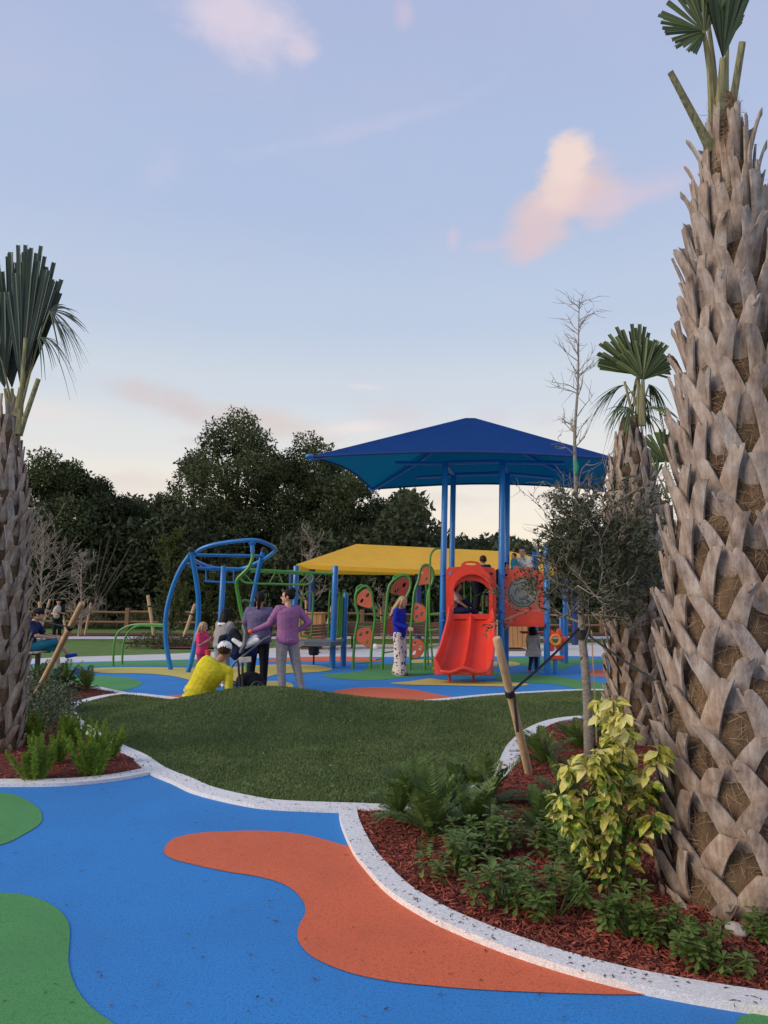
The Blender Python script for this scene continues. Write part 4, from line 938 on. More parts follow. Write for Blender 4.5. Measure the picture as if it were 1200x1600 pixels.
# ---- low deck with guards
ld = thing('low_deck', 'low grey hexagonal play deck with green guard rails between blue posts', 'play deck', (-1.6, 17.3, 0))
poly = [P(462, 1003, 17.2), P(475, 1007, 16.8), P(517, 1007, 16.8), P(536, 1002, 17.3), P(528, 996, 18.0), P(470, 996, 18.0)]
zt = .62
mb = MB(); mb.prism([(p.x, p.y) for p in poly], .1, lambda u, v, w: Vector((u, v, zt-w))); mb.build('deck', m_deck, ld)
b_ = G(536, 1041); post('post', b_.x, b_.y, P(541, 926, b_.y).z, .068, m_bp, parent=ld, lean=(.04, 0))
ot('guard_frame', cv([(155, 550), (178, 548), (212, 522), (240, 530), (247, 570), (240, 700), (232, 860), (215, 872), (165, 868), (148, 850), (150, 700), (158, 560)]), 17.3, .022, None, ld)
for x in (376, 445, 462, 480): ot('guard_bar', cv([(x, 540 if x < 400 else 565), (x-12, 880)]), 17.8, .016, None, ld)
ot('guard_bar', cv([(365, 880), (376, 545), (398, 530), (440, 532), (452, 560), (435, 880)]), 17.5, .02, None, ld); ot('guard_bar', cv([(455, 880), (478, 540), (500, 528), (520, 560)]), 17.4, .02, None, ld); ot('guard_bar', cv([(370, 722), (500, 722)]), 17.6, .014, None, ld)
sp = thing('spinner_seat', 'black bucket spinner on a thin stem below the low grey deck', 'spinner', (G(490, 1038).x, G(490, 1038).y, 0))
bx, by = sp.location.x, sp.location.y
mb = MB(); zt2 = P(490, 1009, by).z; mb.tube([(bx, by, .22), (bx, by, .24), (bx, by, .30), (bx, by, .42), (bx, by, zt2)], [.10, .12, .13, .145, .17], 18); mb.build('bucket', m_cap, sp)
mb = MB(); mb.tube([(bx, by, -.01), (bx, by, .23)], .022, 10); mb.build('stem', m_cap, sp)
# ---- green loop bars at far left
for k, (pts, lab) in enumerate([([(177, 1047, 17.4), (178, 1010, 17.4), (185, 988, 17.4), (205, 977, 17.3), (235, 975.5, 17.0), (262, 976.5, 16.6)], 'front green bent grab bar running from the yellow patch to the blue leg'),
                  ([(191, 1044, 17.9), (192, 1012, 17.9), (198, 992, 17.9), (212, 979, 17.8), (235, 977.5, 17.5), (262, 979, 16.7)], 'rear green bent grab bar, just behind the other one')]):
    q = spx(pts, 17, 6); q[0].z = -.01; mb = MB(); mb.tube(q, .026, 10); tag(mb.build('grab_bar', m_gp, origin=q[0]), lab, 'grab bar', 'green bent grab bars')
# ================================================================== SITE FURNITURE
m_cedar = mat('cedar_board', (.36, .17, .06), .75, .3, 3, bump=.4, bscale=90, col2=(.48, .25, .10), stretch=(8, 8, .6))
m_rail = mat('weathered_rail', (.15, .085, .045), .9, .3, 4, bump=.5, bscale=60, col2=(.26, .16, .09), stretch=(.6, 6, 6))
m_slat = mat('bench_slat', (.32, .25, .17), .75, .2, 5, bump=.3, bscale=80, col2=(.42, .34, .25), stretch=(.8, 8, 8))
m_slat2 = mat('brown_bench_slat', (.15, .085, .055), .75, .2, 5, bump=.3, bscale=80, stretch=(.8, 8, 8))
m_stake = mat('stake_wood', (.42, .27, .15), .8, .25, 3, bump=.5, bscale=70, col2=(.58, .42, .26), stretch=(9, 9, .8))
m_strap = mat('black_strap', (.012, .012, .014), .7, .3, 12)
def enclosure(label, x0, x1, y, d, h):
    root = thing('slat_enclosure', label, 'enclosure', ((x0+x1)/2, y, 0)); n = max(5, int((x1-x0)/.14)); w = (x1-x0)/n
    mb = MB()
    for i in range(n):
        mb.box((x0+w*(i+.5), y, h/2+.06), (w*.93, .03, h-.08)); mb.box((x0+w*(i+.5), y+d, h/2+.06), (w*.93, .03, h-.08))
    m2 = max(4, int(d/.14)); w2 = d/m2
    for i in range(m2):
        for xx in (x0-.012, x1+.012): mb.box((xx, y+w2*(i+.5), h/2+.06), (.03, w2*.93, h-.08))
    mb.build('board_wall', m_cedar, root); mb = MB(); mb.box(((x0+x1)/2, y+d/2, h+.045), (x1-x0+.12, d+.12, .04), bev=.01); mb.build('cap_board', m_cedar, root)
    mb = MB(); mb.box(((x0+x1)/2, y+d/2, .03), (x1-x0-.1, d-.1, .05)); mb.build('base', m_rail, root)
e0 = G(466, 1010); enclosure('cedar board enclosure behind the low grey deck, its top level with the fence rail', P(464, 1008, 24.5).x, P(502, 1008, 24.5).x, 24.5, 1.2, 1.12)
enclosure('cedar board enclosure under the round window panel, standing on the pale walkway', P(786, 1010, 24.5).x, P(824, 1010, 24.5).x, 24.5, 1.2, 1.05)
def make_bench(label, loc, rz, m, w=1.5, group='slatted park benches'):
    root = thing('park_bench', label, 'bench', (0, 0, 0), 0, group)
    mb = MB()
    for k in range(5): mb.box((0, -.24+k*.095, .44+.004*abs(k-2)), (w, .08, .032), bev=.006)
    mb.build('seat', m, root); mb = MB()
    for k in range(4): mb.box((0, .24+k*.028, .53+k*.095), (w, .03, .08), Matrix.Rotation(.28, 3, 'X'), bev=.006)
    mb.build('backrest', m, root)
    for sx_ in (-w*.36, w*.36):
        mb = MB(); mb.box((sx_, .0, .21), (.06, .09, .42)); mb.box((sx_, .0, .012), (.07, .34, .024)); mb.box((sx_, -.02, .41), (.05, .46, .03))
        mb.tube([(sx_, .19, .42), (sx_, .25, .5), (sx_, .34, .88)], .02, 8); mb.build('leg', m_cap, root)
    root.location = loc; root.rotation_euler.z = rz; return root
bl = G(56, 1053)
make_bench('slatted bench at the left edge, carrying the seated man in the navy shirt', (bl.x-.16, bl.y+.12, 0), math.radians(96), m_slat, 1.0)
b1 = make_bench('brown slatted bench backing onto the far lawn, right of the cedar enclosure', (P(590, 1000, 25.5).x, 25.5, 0), math.radians(4), m_slat2, 2.4)
copy_tree(b1, (P(662, 1000, 25.8).x, 25.8, 0), math.radians(-3), 'brown slatted bench seen through the ladder rungs beside the slide')
copy_tree(b1, (P(507, 1000, 23.6).x, 23.6, 0), math.radians(75), 'grey brown bench turned side-on, just right of the cedar enclosure behind the deck', .95)
# split-rail fence
fn = thing('rail_fence', 'weathered two-rail wooden fence running across the far edge of the lawn', 'fence', (0, 42, 0))
FY = 41.5
xs = [P(x, 970, FY).x for x in (-60, 60, 199, 332, 455, 566, 700, 820, 940, 1060, 1180, 1300)]
for i, x in enumerate(xs):
    mb = MB(); mb.box((x, FY, .58), (.22, .22, 1.2), bev=.02); mb.build('fence_post', m_rail, fn)
for i in range(len(xs)-1):
    for z in (.95, .42):
        mb = MB(); a = Vector((xs[i]-.05, FY-.02, z+random.uniform(-.03, .03))); b = Vector((xs[i+1]+.05, FY-.02, z+random.uniform(-.03, .03))); mb.tube([a, a.lerp(b, .5)+Vector((0, 0, random.uniform(-.02, .02))), b], .065, 8); mb.build('fence_rail', m_rail, fn)
# stakes
def stake(label, a, b, r=.032, strap=None, grp=None):
    a = Vector(a); b = Vector(b); root = thing('wooden_stake', label, 'stake', a, 0, grp); mb = MB(); m_ = a.lerp(b, .5)+Vector((.004, .003, 0))
    mb.tube([a, a.lerp(b, .02), a.lerp(b, .3)+Vector((.003, 0, 0)), m_, a.lerp(b, .8), b-(b-a)*.008, b], [r*.9, r, r*1.02, r*.98, r, r, r*.75], 14); mb.build('pole', m_stake, root)
    if strap:
        c = a.lerp(b, strap); d = (b-a).normalized(); mb = MB(); mb.tube([c-d*.03, c-d*.025, c+d*.025, c+d*.03], [r*1.0, r*1.18, r*1.18, r*1.0], 14); mb.build('strap_loop', m_strap, root)
    return root
s1a = G(828, 1216); s1b = P(776, 996, 5.95)
stake('tall pale stake leaning left, strapped to the young tree in the red mulch', (s1a.x, s1a.y, .0), s1b, .034, .62)
s2a = G(44, 1108, .02); s2b = P(129, 942, 8.6)
stake('tall pale stake leaning right across the left planting bed', s2a, s2b, .036, .80)
far = [((62, 985), (78, 936), 33), ((105, 985), (96, 950), 33), ((133, 988), (142, 942), 34), ((126, 985), (128, 945), 34.5), ((241, 1005), (231, 930), 30), ((283, 1013), (305, 944), 27), ((333, 1005), (345, 960), 31), ((506, 986), (519, 946), 33), ((597, 985), (595, 950), 34), ((607, 985), (613, 948), 34), ((480, 985), (478, 938), 33), ((66, 975), (62, 940), 30)]
lbs = ['far stake leaning right beside the woman holding the bundle', 'thin far stake leaning left beside the woman holding the bundle', 'far stake leaning right beside the bare shrub at left', 'upright thin far stake just left of a thicker one by the bare shrub', 'thick far stake leaning left beyond the green grab bars', 'far stake leaning right between the two blue curved legs', 'far stake under the blue ring, leaning right in front of the fence', 'far stake leaning right behind the green guard rails', 'upright far stake behind the lowest climbing arch', 'far stake leaning right behind the lowest climbing arch', 'upright far stake behind the cedar board enclosure', 'short far stake behind the bench man at the left edge']
for (a, b, Yk), l in zip(far, lbs):
    p0 = P(a[0], a[1], Yk); p0.z = max(0, p0.z); p1 = P(b[0], b[1], Yk); stake(l, (p0.x, Yk, 0), p1, .065 if Yk < 31 else .05, .75, 'wooden stakes round the far saplings')
# ================================================================== TREES AND PLANTS
m_leafd = mat('dark_tree_leaf', (.034, .050, .022), .8, .3, .22, island=.15, col2=(.098, .125, .056), trans=.12, spec=.3)
m_leafd2 = mat('dusky_tree_leaf', (.026, .038, .020), .8, .3, .22, island=.15, col2=(.068, .086, .042), trans=.12, spec=.3)
m_leafm = mat('sapling_leaf', (.035, .055, .012), .7, .3, 1, island=.6, col2=(.12, .15, .035), trans=.2)
m_bark = mat('dark_bark', (.035, .028, .022), .9, .3, 6, bump=.6, bscale=60, stretch=(4, 4, .7))
m_barkg = mat('pale_bark', (.16, .14, .12), .9, .3, 7, bump=.6, bscale=60, col2=(.30, .27, .23), stretch=(3, 3, 6))
m_twig = mat('bare_twig', (.20, .165, .14), .9, .3, 5, col2=(.36, .31, .27))
def crown_tree(label, x, y, zb, zt, rw, nleaf, lobes, m, group='dark trees beyond the rail fence', leaf=.16, seed=0, lean=0, cat='tree', shape=1.0):
    rd = np.random.default_rng(seed); H = zt-zb; root = thing('broadleaf_tree', label, cat, (x, y, 0), 0, group)
    L = []
    for k in range(lobes):
        t = rd.uniform(0, 1)**.8; w = rw*(1-.75*max(0, (t-.55)/.45)**1.5*shape)*rd.uniform(.25, .95); a = rd.uniform(0, 2*math.pi)
        L.append((x+lean*t+w*math.cos(a), y+w*math.sin(a)*.8, zb+H*(.06+.84*t), rw*rd.uniform(.19, .36)*(1.2-.4*t)))
    L.append((x+lean, y, zt-rw*.25, rw*.28)); L.append((x+lean*.8, y, zt-rw*.55, rw*.42))
    L = np.array(L); w = L[:, 3]**2; idx = rd.choice(len(L), nleaf, p=w/w.sum()); d = rd.normal(size=(nleaf, 3)); d /= np.linalg.norm(d, axis=1, keepdims=True)
    rr = L[idx, 3]*rd.uniform(.15, 1, nleaf)**.42*(1+.22*np.sin(d[:, 0]*7+idx)*np.sin(d[:, 2]*6+idx*2))
    Pn = L[idx, :3]+d*rr[:, None]*np.array([1.1, 1, .8]); Pn[:, 2] = np.maximum(Pn[:, 2], .1)
    D = d*.6+rd.normal(size=(nleaf, 3))*.8; N = rd.normal(size=(nleaf, 3)); s = rd.lognormal(math.log(leaf), .3, nleaf)
    V, Fc = leaf_arrays(Pn, D, N, s, s*.55, 'kite', 0, .1); npmesh('crown', V, Fc, m, root)
    mb = MB(); mb.tube([(x, y, -.1), (x+.1, y, zb*.6+.5), (x+lean*.4, y, zb+H*.4), (x+lean*.8, y, zb+H*.8)], [rw*.075, rw*.06, rw*.045, rw*.015], 8)
    for k in range(9):
        l = L[rd.integers(len(L))]; t = rd.uniform(.1, .5); p0 = Vector((x+lean*t*.6, y, zb+H*t)); p1 = Vector(l[:3]); mb.tube([p0, p0.lerp(p1, .5)+Vector((0, 0, .3)), p1], [rw*.03, rw*.018, .02], 6)
    mb.build('trunk', m_bark, root); return root
def ctree(label, px, pytop, hw, Y, zb=1.5, n=14000, lobes=26, m=None, seed=0, leaf=.17, **k):
    p = P(px, pytop, Y); crown_tree(label, p.x, Y, zb, p.z, hw/F*Y, n, lobes, m or m_leafd, seed=seed, leaf=leaf, **k)
ctree('tallest dark tree, its ragged top rising left of the blue canopy', 375, 634, 98, 50, 1.5, 46000, 74, seed=1, shape=.75)
ctree('second tallest dark tree, close right of the tallest one', 482, 672, 82, 51, 1, 36000, 60, seed=22, shape=.55)
ctree('dark tree whose right flank slopes down behind the blue canopy corner', 552, 735, 78, 50, 1, 22000, 46, seed=3, shape=.7)
ctree('dark tree filling the saddle between the two tallest crowns', 432, 705, 60, 52.5, 1, 30000, 50, seed=41, shape=.4)
ctree('dark tree filling the slope right of the second tallest crown', 522, 708, 58, 52.5, 1, 30000, 50, seed=42, shape=.6)
ctree('dark tree low on the right slope under the canopy corner', 588, 778, 46, 52, 1, 13000, 30, seed=43, m=m_leafd2)
ctree('dark tree bridging the broad left crown and its lower neighbour', 112, 716, 62, 46.5, 1, 20000, 40, seed=44, shape=.6)
ctree('dark tree forming the left shoulder of the tallest one', 305, 700, 58, 52, 2, 12000, 22, seed=4, m=m_leafd2)
ctree('broad dark tree nearest the left palm trunk', 72, 698, 88, 46, 1, 30000, 54, seed=5)
ctree('dark tree sloping down right of the broad one by the left palm', 152, 742, 72, 47, 2, 14000, 26, seed=6, m=m_leafd2)
ctree('low dark tree in the dip between the left and middle crowns', 212, 778, 66, 49, 1.5, 11000, 20, seed=7)
ctree('low dark tree hugging the foot of the tallest crown on its left', 260, 768, 56, 51, 1.5, 9000, 18, seed=8, m=m_leafd2)
ctree('dark tree partly cut by the left picture edge behind the palm', -10, 715, 66, 48, 1.5, 10000, 20, seed=9)
ctree('dark rounded tree right below the blue canopy left corner', 612, 798, 50, 53, 1.5, 9000, 20, seed=10)
ctree('small dark tree just left of the tall blue posts', 655, 816, 32, 56, 1.5, 8000, 18, seed=11, m=m_leafd2)
ctree('small dark tree seen between the tall blue posts', 722, 836, 34, 60, 1.5, 7000, 18, seed=12)
ctree('distant low tree right of the tall blue posts', 768, 846, 30, 62, 1.5, 6000, 16, seed=13, m=m_leafd2)
ctree('distant tree behind the man in the white shirt', 818, 842, 36, 62, 1.5, 7000, 16, seed=14)
ctree('distant tree behind the crown of the staked young tree', 890, 838, 42, 60, 1.5, 7000, 16, seed=15, m=m_leafd2)
ctree('distant tree between the staked tree and the middle palm', 960, 830, 46, 58, 1.5, 7000, 16, seed=16)
ctree('distant tree behind the middle palm', 1040, 822, 48, 58, 1.5, 7000, 16, seed=17, m=m_leafd2)
ctree('distant tree behind the largest palm', 1130, 810, 55, 58, 1.5, 7000, 16, seed=18)
# solid undergrowth behind the fence, out to both sides
n = 260000; xx = RNG.uniform(-42, 46, n); yy = RNG.uniform(44.5, 66, n); top = 4.2+1.4*np.sin(xx*.35+1)+1.0*np.sin(xx*.9)+(yy-46)*.16
top = np.where(xx > 3, np.minimum(top+1.2, 6.6), top+1.9); zz = RNG.uniform(0, 1, n)**.85*top
V, Fc = leaf_arrays(np.stack([xx, yy, zz], 1), runit(n)+np.array([0, -.3, .2]), runit(n), RNG.lognormal(math.log(.38), .3, n), .22, 'kite', 0, .1)
tag(npmesh('woodland', V, Fc, m_leafd2), 'dark tangled undergrowth filling the space beneath and behind the far trees', 'undergrowth', kind='stuff')
n = 26000; xx = RNG.uniform(-24, 30, n); yy = RNG.uniform(42.6, 44.5, n); zz = RNG.uniform(0, 1, n)**1.3*(.7+.35*np.sin(xx*1.7)+.3*np.sin(xx*4.1))
V, Fc = leaf_arrays(np.stack([xx, yy, zz], 1), runit(n)*.5+np.array([0, -.1, 1]), runit(n), RNG.lognormal(math.log(.22), .3, n), .05, 'kite', 0, .1)
m_scrub = mat('scrub_leaf', (.05, .055, .022), .8, .3, .6, island=.6, col2=(.13, .12, .055), trans=.1)
tag(npmesh('scrub', V, Fc, m_scrub), 'olive brown scrub growing along the foot of the rail fence', 'scrub', kind='stuff')
# generic branching sapling
class Br:
    def __init__(s, seed): s.rd = random.Random(seed); s.mb = MB(); s.tips = []
    def grow(s, p, d, L, r, lev, n=6, up=.05, wob=.22, sub=3, leafy=True, rmin=.0015):
        pts = [Vector(p)]; d = Vector(d).normalized(); seg = L/n
        for i in range(n):
            d = (d + Vector((s.rd.gauss(0, wob), s.rd.gauss(0, wob), s.rd.gauss(0, wob)+up))*.5).normalized(); pts.append(pts[-1]+d*seg)
        s.mb.tube(pts, [max(rmin, r*(1-.75*i/n)) for i in range(n+1)], 5 if r < .01 else 8, cap=False)
        if leafy:
            for i in range(1, n+1):
                for _ in range(2): s.tips.append((pts[i].lerp(pts[i-1], s.rd.random()), (pts[i]-pts[i-1]).normalized()))
        if lev > 0:
            for k in range(sub):
                i = s.rd.randint(max(1, n//4), n); T = (pts[i]-pts[i-1]).normalized(); o = Vector((s.rd.gauss(0, 1), s.rd.gauss(0, 1), s.rd.gauss(0, 1))).normalized()
                s.grow(pts[i], (T*.75+o*.8+Vector((0, 0, up))), L*s.rd.uniform(.4, .65), r*.55, lev-1, max(3, n-1), up, wob, sub, leafy, rmin)
def scatter_leaves(tips, per, L, Wd, seed, kind='kite', spread=.9, grav=0.0):
    rd = np.random.default_rng(seed); n = len(tips)*per; b = np.repeat(np.array([t[0] for t in tips]), per, 0); d = np.repeat(np.array([t[1] for t in tips]), per, 0)
    D = d+rd.normal(size=(n, 3))*spread+np.array([0, 0, -grav]); return leaf_arrays(b+rd.normal(size=(n, 3))*.006, D, rd.normal(size=(n, 3)), rd.lognormal(math.log(L), .25, n), Wd, kind, .1, .15)
# --- staked young tree
m_yleaf = mat('olive_leaf', (.026, .034, .016), .6, .3, 3, island=.7, col2=(.095, .11, .055), trans=.1)
tb = G(920, 1192); ty = tb.y
yt = thing('young_tree', 'staked young tree with grey trunk, dense olive crown and bare twiggy top', 'tree', (tb.x, ty, 0))
mb = MB(); base = Vector((tb.x, ty, -.02)); fork = P(909, 985, ty+.02)
lead = cat_spline([base, P(918, 1100, ty), P(914, 1040, ty), fork, P(905, 880, ty), P(900, 760, ty), P(898, 680, ty), P(903, 600, ty), P(904, 530, ty), P(905, 466, ty)], 4)
nl = len(lead); rr = [.044*(1-i/nl)**.55+.0022 if i < 13 else .028*(1-(i-12)/(nl-12))**1.1+.002 for i in range(nl)]
mb.tube(lead, rr, 12, cap=False); mb.build('trunk', m_barkg, yt)
br = Br(5); tips_lo = []
for k in range(64):
    i = br.rd.uniform(12.5, nl-1.5); ii = int(i); p = lead[ii].lerp(lead[min(ii+1, nl-1)], i-ii); a = br.rd.uniform(0, 2*math.pi); z = p.z
    hfrac = (z-1.2)/3.3
    L = (.98 if z < 2.15 else .44)*br.rd.uniform(.5, 1)*(1-.72*max(0, hfrac)**1.1)+.10
    br.tips_save = len(br.tips); d = Vector((math.cos(a), math.sin(a), .35 if z < 2 else .8))
    br.grow(p, d, L, .009*(1-.5*hfrac), 2 if z < 2.3 else 1, 6, .10, .26, 5 if z < 2.3 else 4, rmin=.0013)
br.mb.build('branches', m_twig, yt)
xl_ = P(842, 860, ty).x; okp = lambda v: v.z < 1.86 or v.x > xl_+random.uniform(0, .12)
tl = [t for t in br.tips if t[0].z < 2.45+random.uniform(-.3, .35) and okp(t[0])]; tf = [t for t in br.tips if 2.3 < t[0].z < 3.3 and random.random() < .10]
# crown fill: leafy shoots round the lower crown
cc = P(938, 858, ty); n = 2500; dd = RNG.normal(size=(n, 3)); dd /= np.linalg.norm(dd, axis=1, keepdims=True); q = dd*RNG.uniform(.2, 1, n)[:, None]**.5*np.array([.62, .58, .66])*(1+.42*np.sin(dd[:, :1]*6)*np.sin(dd[:, 2:]*7+1))+np.array([cc.x, cc.y, cc.z+.02])
keep = RNG.uniform(0, 1, n) < np.where(q[:, 2] > cc.z+.25, .35, 1); q = q[keep]
shoots = [(Vector(p), Vector((d[0], d[1], .3)).normalized()) for p, d in zip(q, dd[keep]) if okp(Vector(p))]
V1 = scatter_leaves(tl, 1, .056, .017, 1, 'kite', .8); V2 = scatter_leaves(tf, 1, .035, .011, 2, 'kite'); V3 = scatter_leaves(shoots, 4, .058, .018, 3, 'kite', .8)
V, Fc = joinarr([V1, V2, V3]); npmesh('foliage', V, Fc, m_yleaf, yt)
mb = MB(); z_ = P(898, 730, ty); mb.tube([z_+Vector((0, -.03, .06)), z_+Vector((.01, -.035, 0)), z_+Vector((0, -.03, -.08))], [.018, .024, .014], 8); mb.build('tie_ribbon', mat('green_tape', (.01, .22, .12), .6), yt)
mb = MB(); mb.tube([P(924, 985, ty-.01), P(930, 1100, ty-.01), P(932, 1160, ty-.01)], .007, 6); mb.build('thin_rod', m_stake, yt)
st_ = thing('tree_strap', 'black webbing strap looped round the young tree and tied to its pale stake', 'strap', tuple(fork))
def strap(root, a, b, w=.011, t=.004, sag=.02, mid=None):
    a = Vector(a); b = Vector(b); pts = [a.lerp(b, i/8)-Vector((0, 0, sag*math.sin(math.pi*i/8))) for i in range(9)]; mb = MB(); mb.tube(pts, [(t, w)]*9, 8, side=Vector((0, 1, 0))); return mb.build('webbing', m_strap, root)
c_s = s1a.lerp(s1b, .62) if False else Vector((s1a.x, s1a.y, 0)).lerp(s1b, .62)
strap(st_, c_s, P(905, 982, ty-.05)); strap(st_, P(905, 982, ty+.02), P(1045, 1076, ty-.6))
mb = MB(); f2 = P(909, 990, ty); mb.tube([f2+Vector((0, 0, -.05)), f2+Vector((0, 0, -.045)), f2+Vector((0, 0, .03)), f2+Vector((0, 0, .035))], [.045, .055, .055, .045], 14); mb.build('strap_loop', m_strap, st_)
strap(st_, c_s+Vector((.03, -.02, 0)), c_s+Vector((.05, -.05, -.30)), .012, .004, .0)
st2 = thing('tree_strap', 'black strap running from the left palm trunk to its leaning stake', 'strap', tuple(P(40, 960, 7.5)))
strap(st2, P(30, 957, 7.3), Vector(s2a).lerp(s2b, .80), .018)
# --- far saplings
def sapling(label, px, pyt, Y, spread, leafy, seed, m=None, per=2, leaf=.08, nb=26, grp='young saplings on the far lawn', wood=None, bot=.12):
    p = P(px, pyt, Y); x, z = p.x, p.z; root = thing('sapling', label, 'tree', (x, Y, 0), 0, grp); b = Br(seed)
    lead = cat_spline([Vector((x, Y, -.02)), Vector((x+.05, Y, z*.35)), Vector((x-.04, Y, z*.7)), Vector((x, Y, z))], 5)
    mb = MB(); mb.tube(lead, [max(.008, .055*(1-i/len(lead))) for i in range(len(lead))], 8, cap=False); mb.build('trunk', wood or m_twig, root)
    for k in range(nb):
        t = b.rd.uniform(bot, .95); q_ = lead[int(t*(len(lead)-1))]; a = b.rd.uniform(0, 6.28); b.grow(q_, Vector((math.cos(a), math.sin(a), .9)), spread*(1-.6*t)*b.rd.uniform(.6, 1.2), .018, 2 if not leafy else 1, 5, .1, .25, 4, rmin=.007)
    b.mb.build('branches', wood or m_twig, root)
    if leafy: V, Fc = scatter_leaves(b.tips, per, leaf, leaf*.45, seed); npmesh('foliage', V, Fc, m or m_leafm, root)
sapling('leafy green sapling left of the blue curved legs', 268, 846, 33, 1.5, True, 1, per=10, leaf=.11, nb=44)
sapling('yellow green sapling seen through the blue ring', 372, 868, 34, 1.2, True, 2, per=9, leaf=.11, nb=40)
sapling('thin leafy sapling under the blue ring, left of the upright blue post', 325, 905, 35, 1.0, True, 7, per=6, leaf=.10, nb=30)
sapling('grey bare twiggy sapling right of the left palm trunk', 70, 815, 31, 1.9, False, 3, nb=34)
sapling('small bare sapling between the twiggy one and the rail fence post', 130, 862, 33, 1.1, False, 4, nb=24)
sapling('bare sapling rising left of the yellow canopy tip', 487, 838, 40, 1.6, False, 5, nb=26)
sapling('small bare sapling behind the lowest climbing arch', 600, 925, 36, .9, False, 6, nb=14)
# pale leaning stems in the shade of the wood
sh = thing('leaning_stems', 'cluster of thin pale stems fanning out in the dark wood at left', 'tree', (P(150, 960, 44.2).x, 44.2, 0)); mb = MB()
for k, (a, b) in enumerate([((150, 930), (172, 835)), ((152, 930), (185, 845)), ((148, 930), (158, 842)), ((156, 932), (200, 862)), ((160, 935), (212, 866)), ((166, 930), (205, 850)), ((145, 930), (140, 860))]):
    p0 = P(a[0], 985, 44.2+k*.04); p0.z = 0; mb.tube([p0, P(a[0], a[1], 44.2+k*.04), P((a[0]+b[0])/2-1, (a[1]+b[1])/2, 44.1), P(b[0], b[1], 44)], [.05, .045, .035, .02], 6)
mb.build('stems', mat('pale_stem', (.07, .06, .045), .9, .2, 4), sh)
# --- plants (prototypes then copies)
def mkplant(name, label, cat, builder, group, mats):
    root = thing(name, label, cat, (0, 0, 0), 0, group); builder(root); return root
m_clus = mat('glossy_leaf', (.038, .080, .014), .5, .25, 8, island=.55, col2=(.14, .20, .045), trans=.12, spec=.35)
m_coon = mat('coontie_leaf', (.045, .09, .018), .5, .3, 4, island=.6, col2=(.13, .20, .04), trans=.15)
m_fox = mat('foxtail_leaf', (.12, .22, .02), .6, .3, 6, island=.6, col2=(.30, .42, .06), trans=.3)
m_shr = mat('shrub_leaf', (.035, .06, .025), .5, .3, 6, island=.6, col2=(.10, .14, .07), trans=.1)
def clusia(root, seed, H=.30, R=.22, ns=15):
    rd = random.Random(seed); r2 = np.random.default_rng(seed); mb = MB(); arr = []
    for k in range(ns):
        a = rd.uniform(0, 6.28); rr_ = R*rd.uniform(.25, 1); top = Vector((rr_*math.cos(a), rr_*math.sin(a), H*rd.uniform(.45, 1)*(1.1-.4*rr_/R))); mb.tube([(.02*math.cos(a), .02*math.sin(a), 0), top*.55+Vector((0, 0, -.02)), top], [.006, .005, .003], 6)
        for lev, (off, nlv, tilt) in enumerate([(0, 7, .45), (-.035, 6, .1), (-.07, 4, -.2)]):
            t = top+Vector((0, 0, off)); n = nlv; th = r2.uniform(0, 6.28)+np.arange(n)*2*math.pi/n+r2.normal(0, .25, n)
            D = np.stack([np.cos(th), np.sin(th), np.full(n, tilt)+r2.normal(0, .2, n)], 1); Nn = np.tile(np.array([[0, 0, 1.]]), (n, 1))+D*-.3
            arr.append(leaf_arrays(np.tile(np.array(t)[None], (n, 1)), D, Nn, r2.uniform(.055, .08, n), r2.uniform(.028, .038, n), 'obov', .25, .12))
    mb.build('stems', m_coon, root); V, Fc = joinarr(arr); npmesh('foliage', V, Fc, m_clus, root, smooth=False)
def coontie(root, seed, nf=26, L=.5):
    r2 = np.random.default_rng(seed); arr = []; mb = MB()
    for k in range(nf):
        a = r2.uniform(0, 6.28); e = r2.uniform(.35, 1.35); Lf = L*r2.uniform(.7, 1.1); d = Vector((math.cos(a)*math.cos(e), math.sin(a)*math.cos(e), math.sin(e))); pts = []
        for i in range(13):
            s = i/12; pts.append(Vector((0, 0, .01))+d*Lf*s-Vector((0, 0, 1))*(.45*Lf*s*s*math.cos(e)**.7))
        mb.tube(pts, [.004*(1-.6*i/12) for i in range(13)], 4, cap=False); pts2 = [pts[int(j/2)].lerp(pts[min(12, int(j/2)+1)], .5*(j % 2)) for j in range(4, 25)]
        m_ = len(pts2); pa = np.array([list(p) for p in pts2]); T = np.gradient(pa, axis=0); T /= np.linalg.norm(T, axis=1, keepdims=True); sd = np.cross(T, np.array([0, 0, 1.])); sd /= (np.linalg.norm(sd, axis=1, keepdims=True)+1e-9); nn_ = np.cross(sd, T)
        for sgn in (-1, 1):
            D = sd*sgn+T*.55+nn_*.35+r2.normal(0, .08, (m_, 3)); ln = .085*np.sin(np.linspace(.35, 2.9, m_))**.6*(Lf/.5); arr.append(leaf_arrays(pa, D, nn_, np.maximum(ln, .02), .015, 'kite', .1, .1))
    mb.build('stems', m_coon, root); V, Fc = joinarr(arr); npmesh('foliage', V, Fc, m_coon, root)
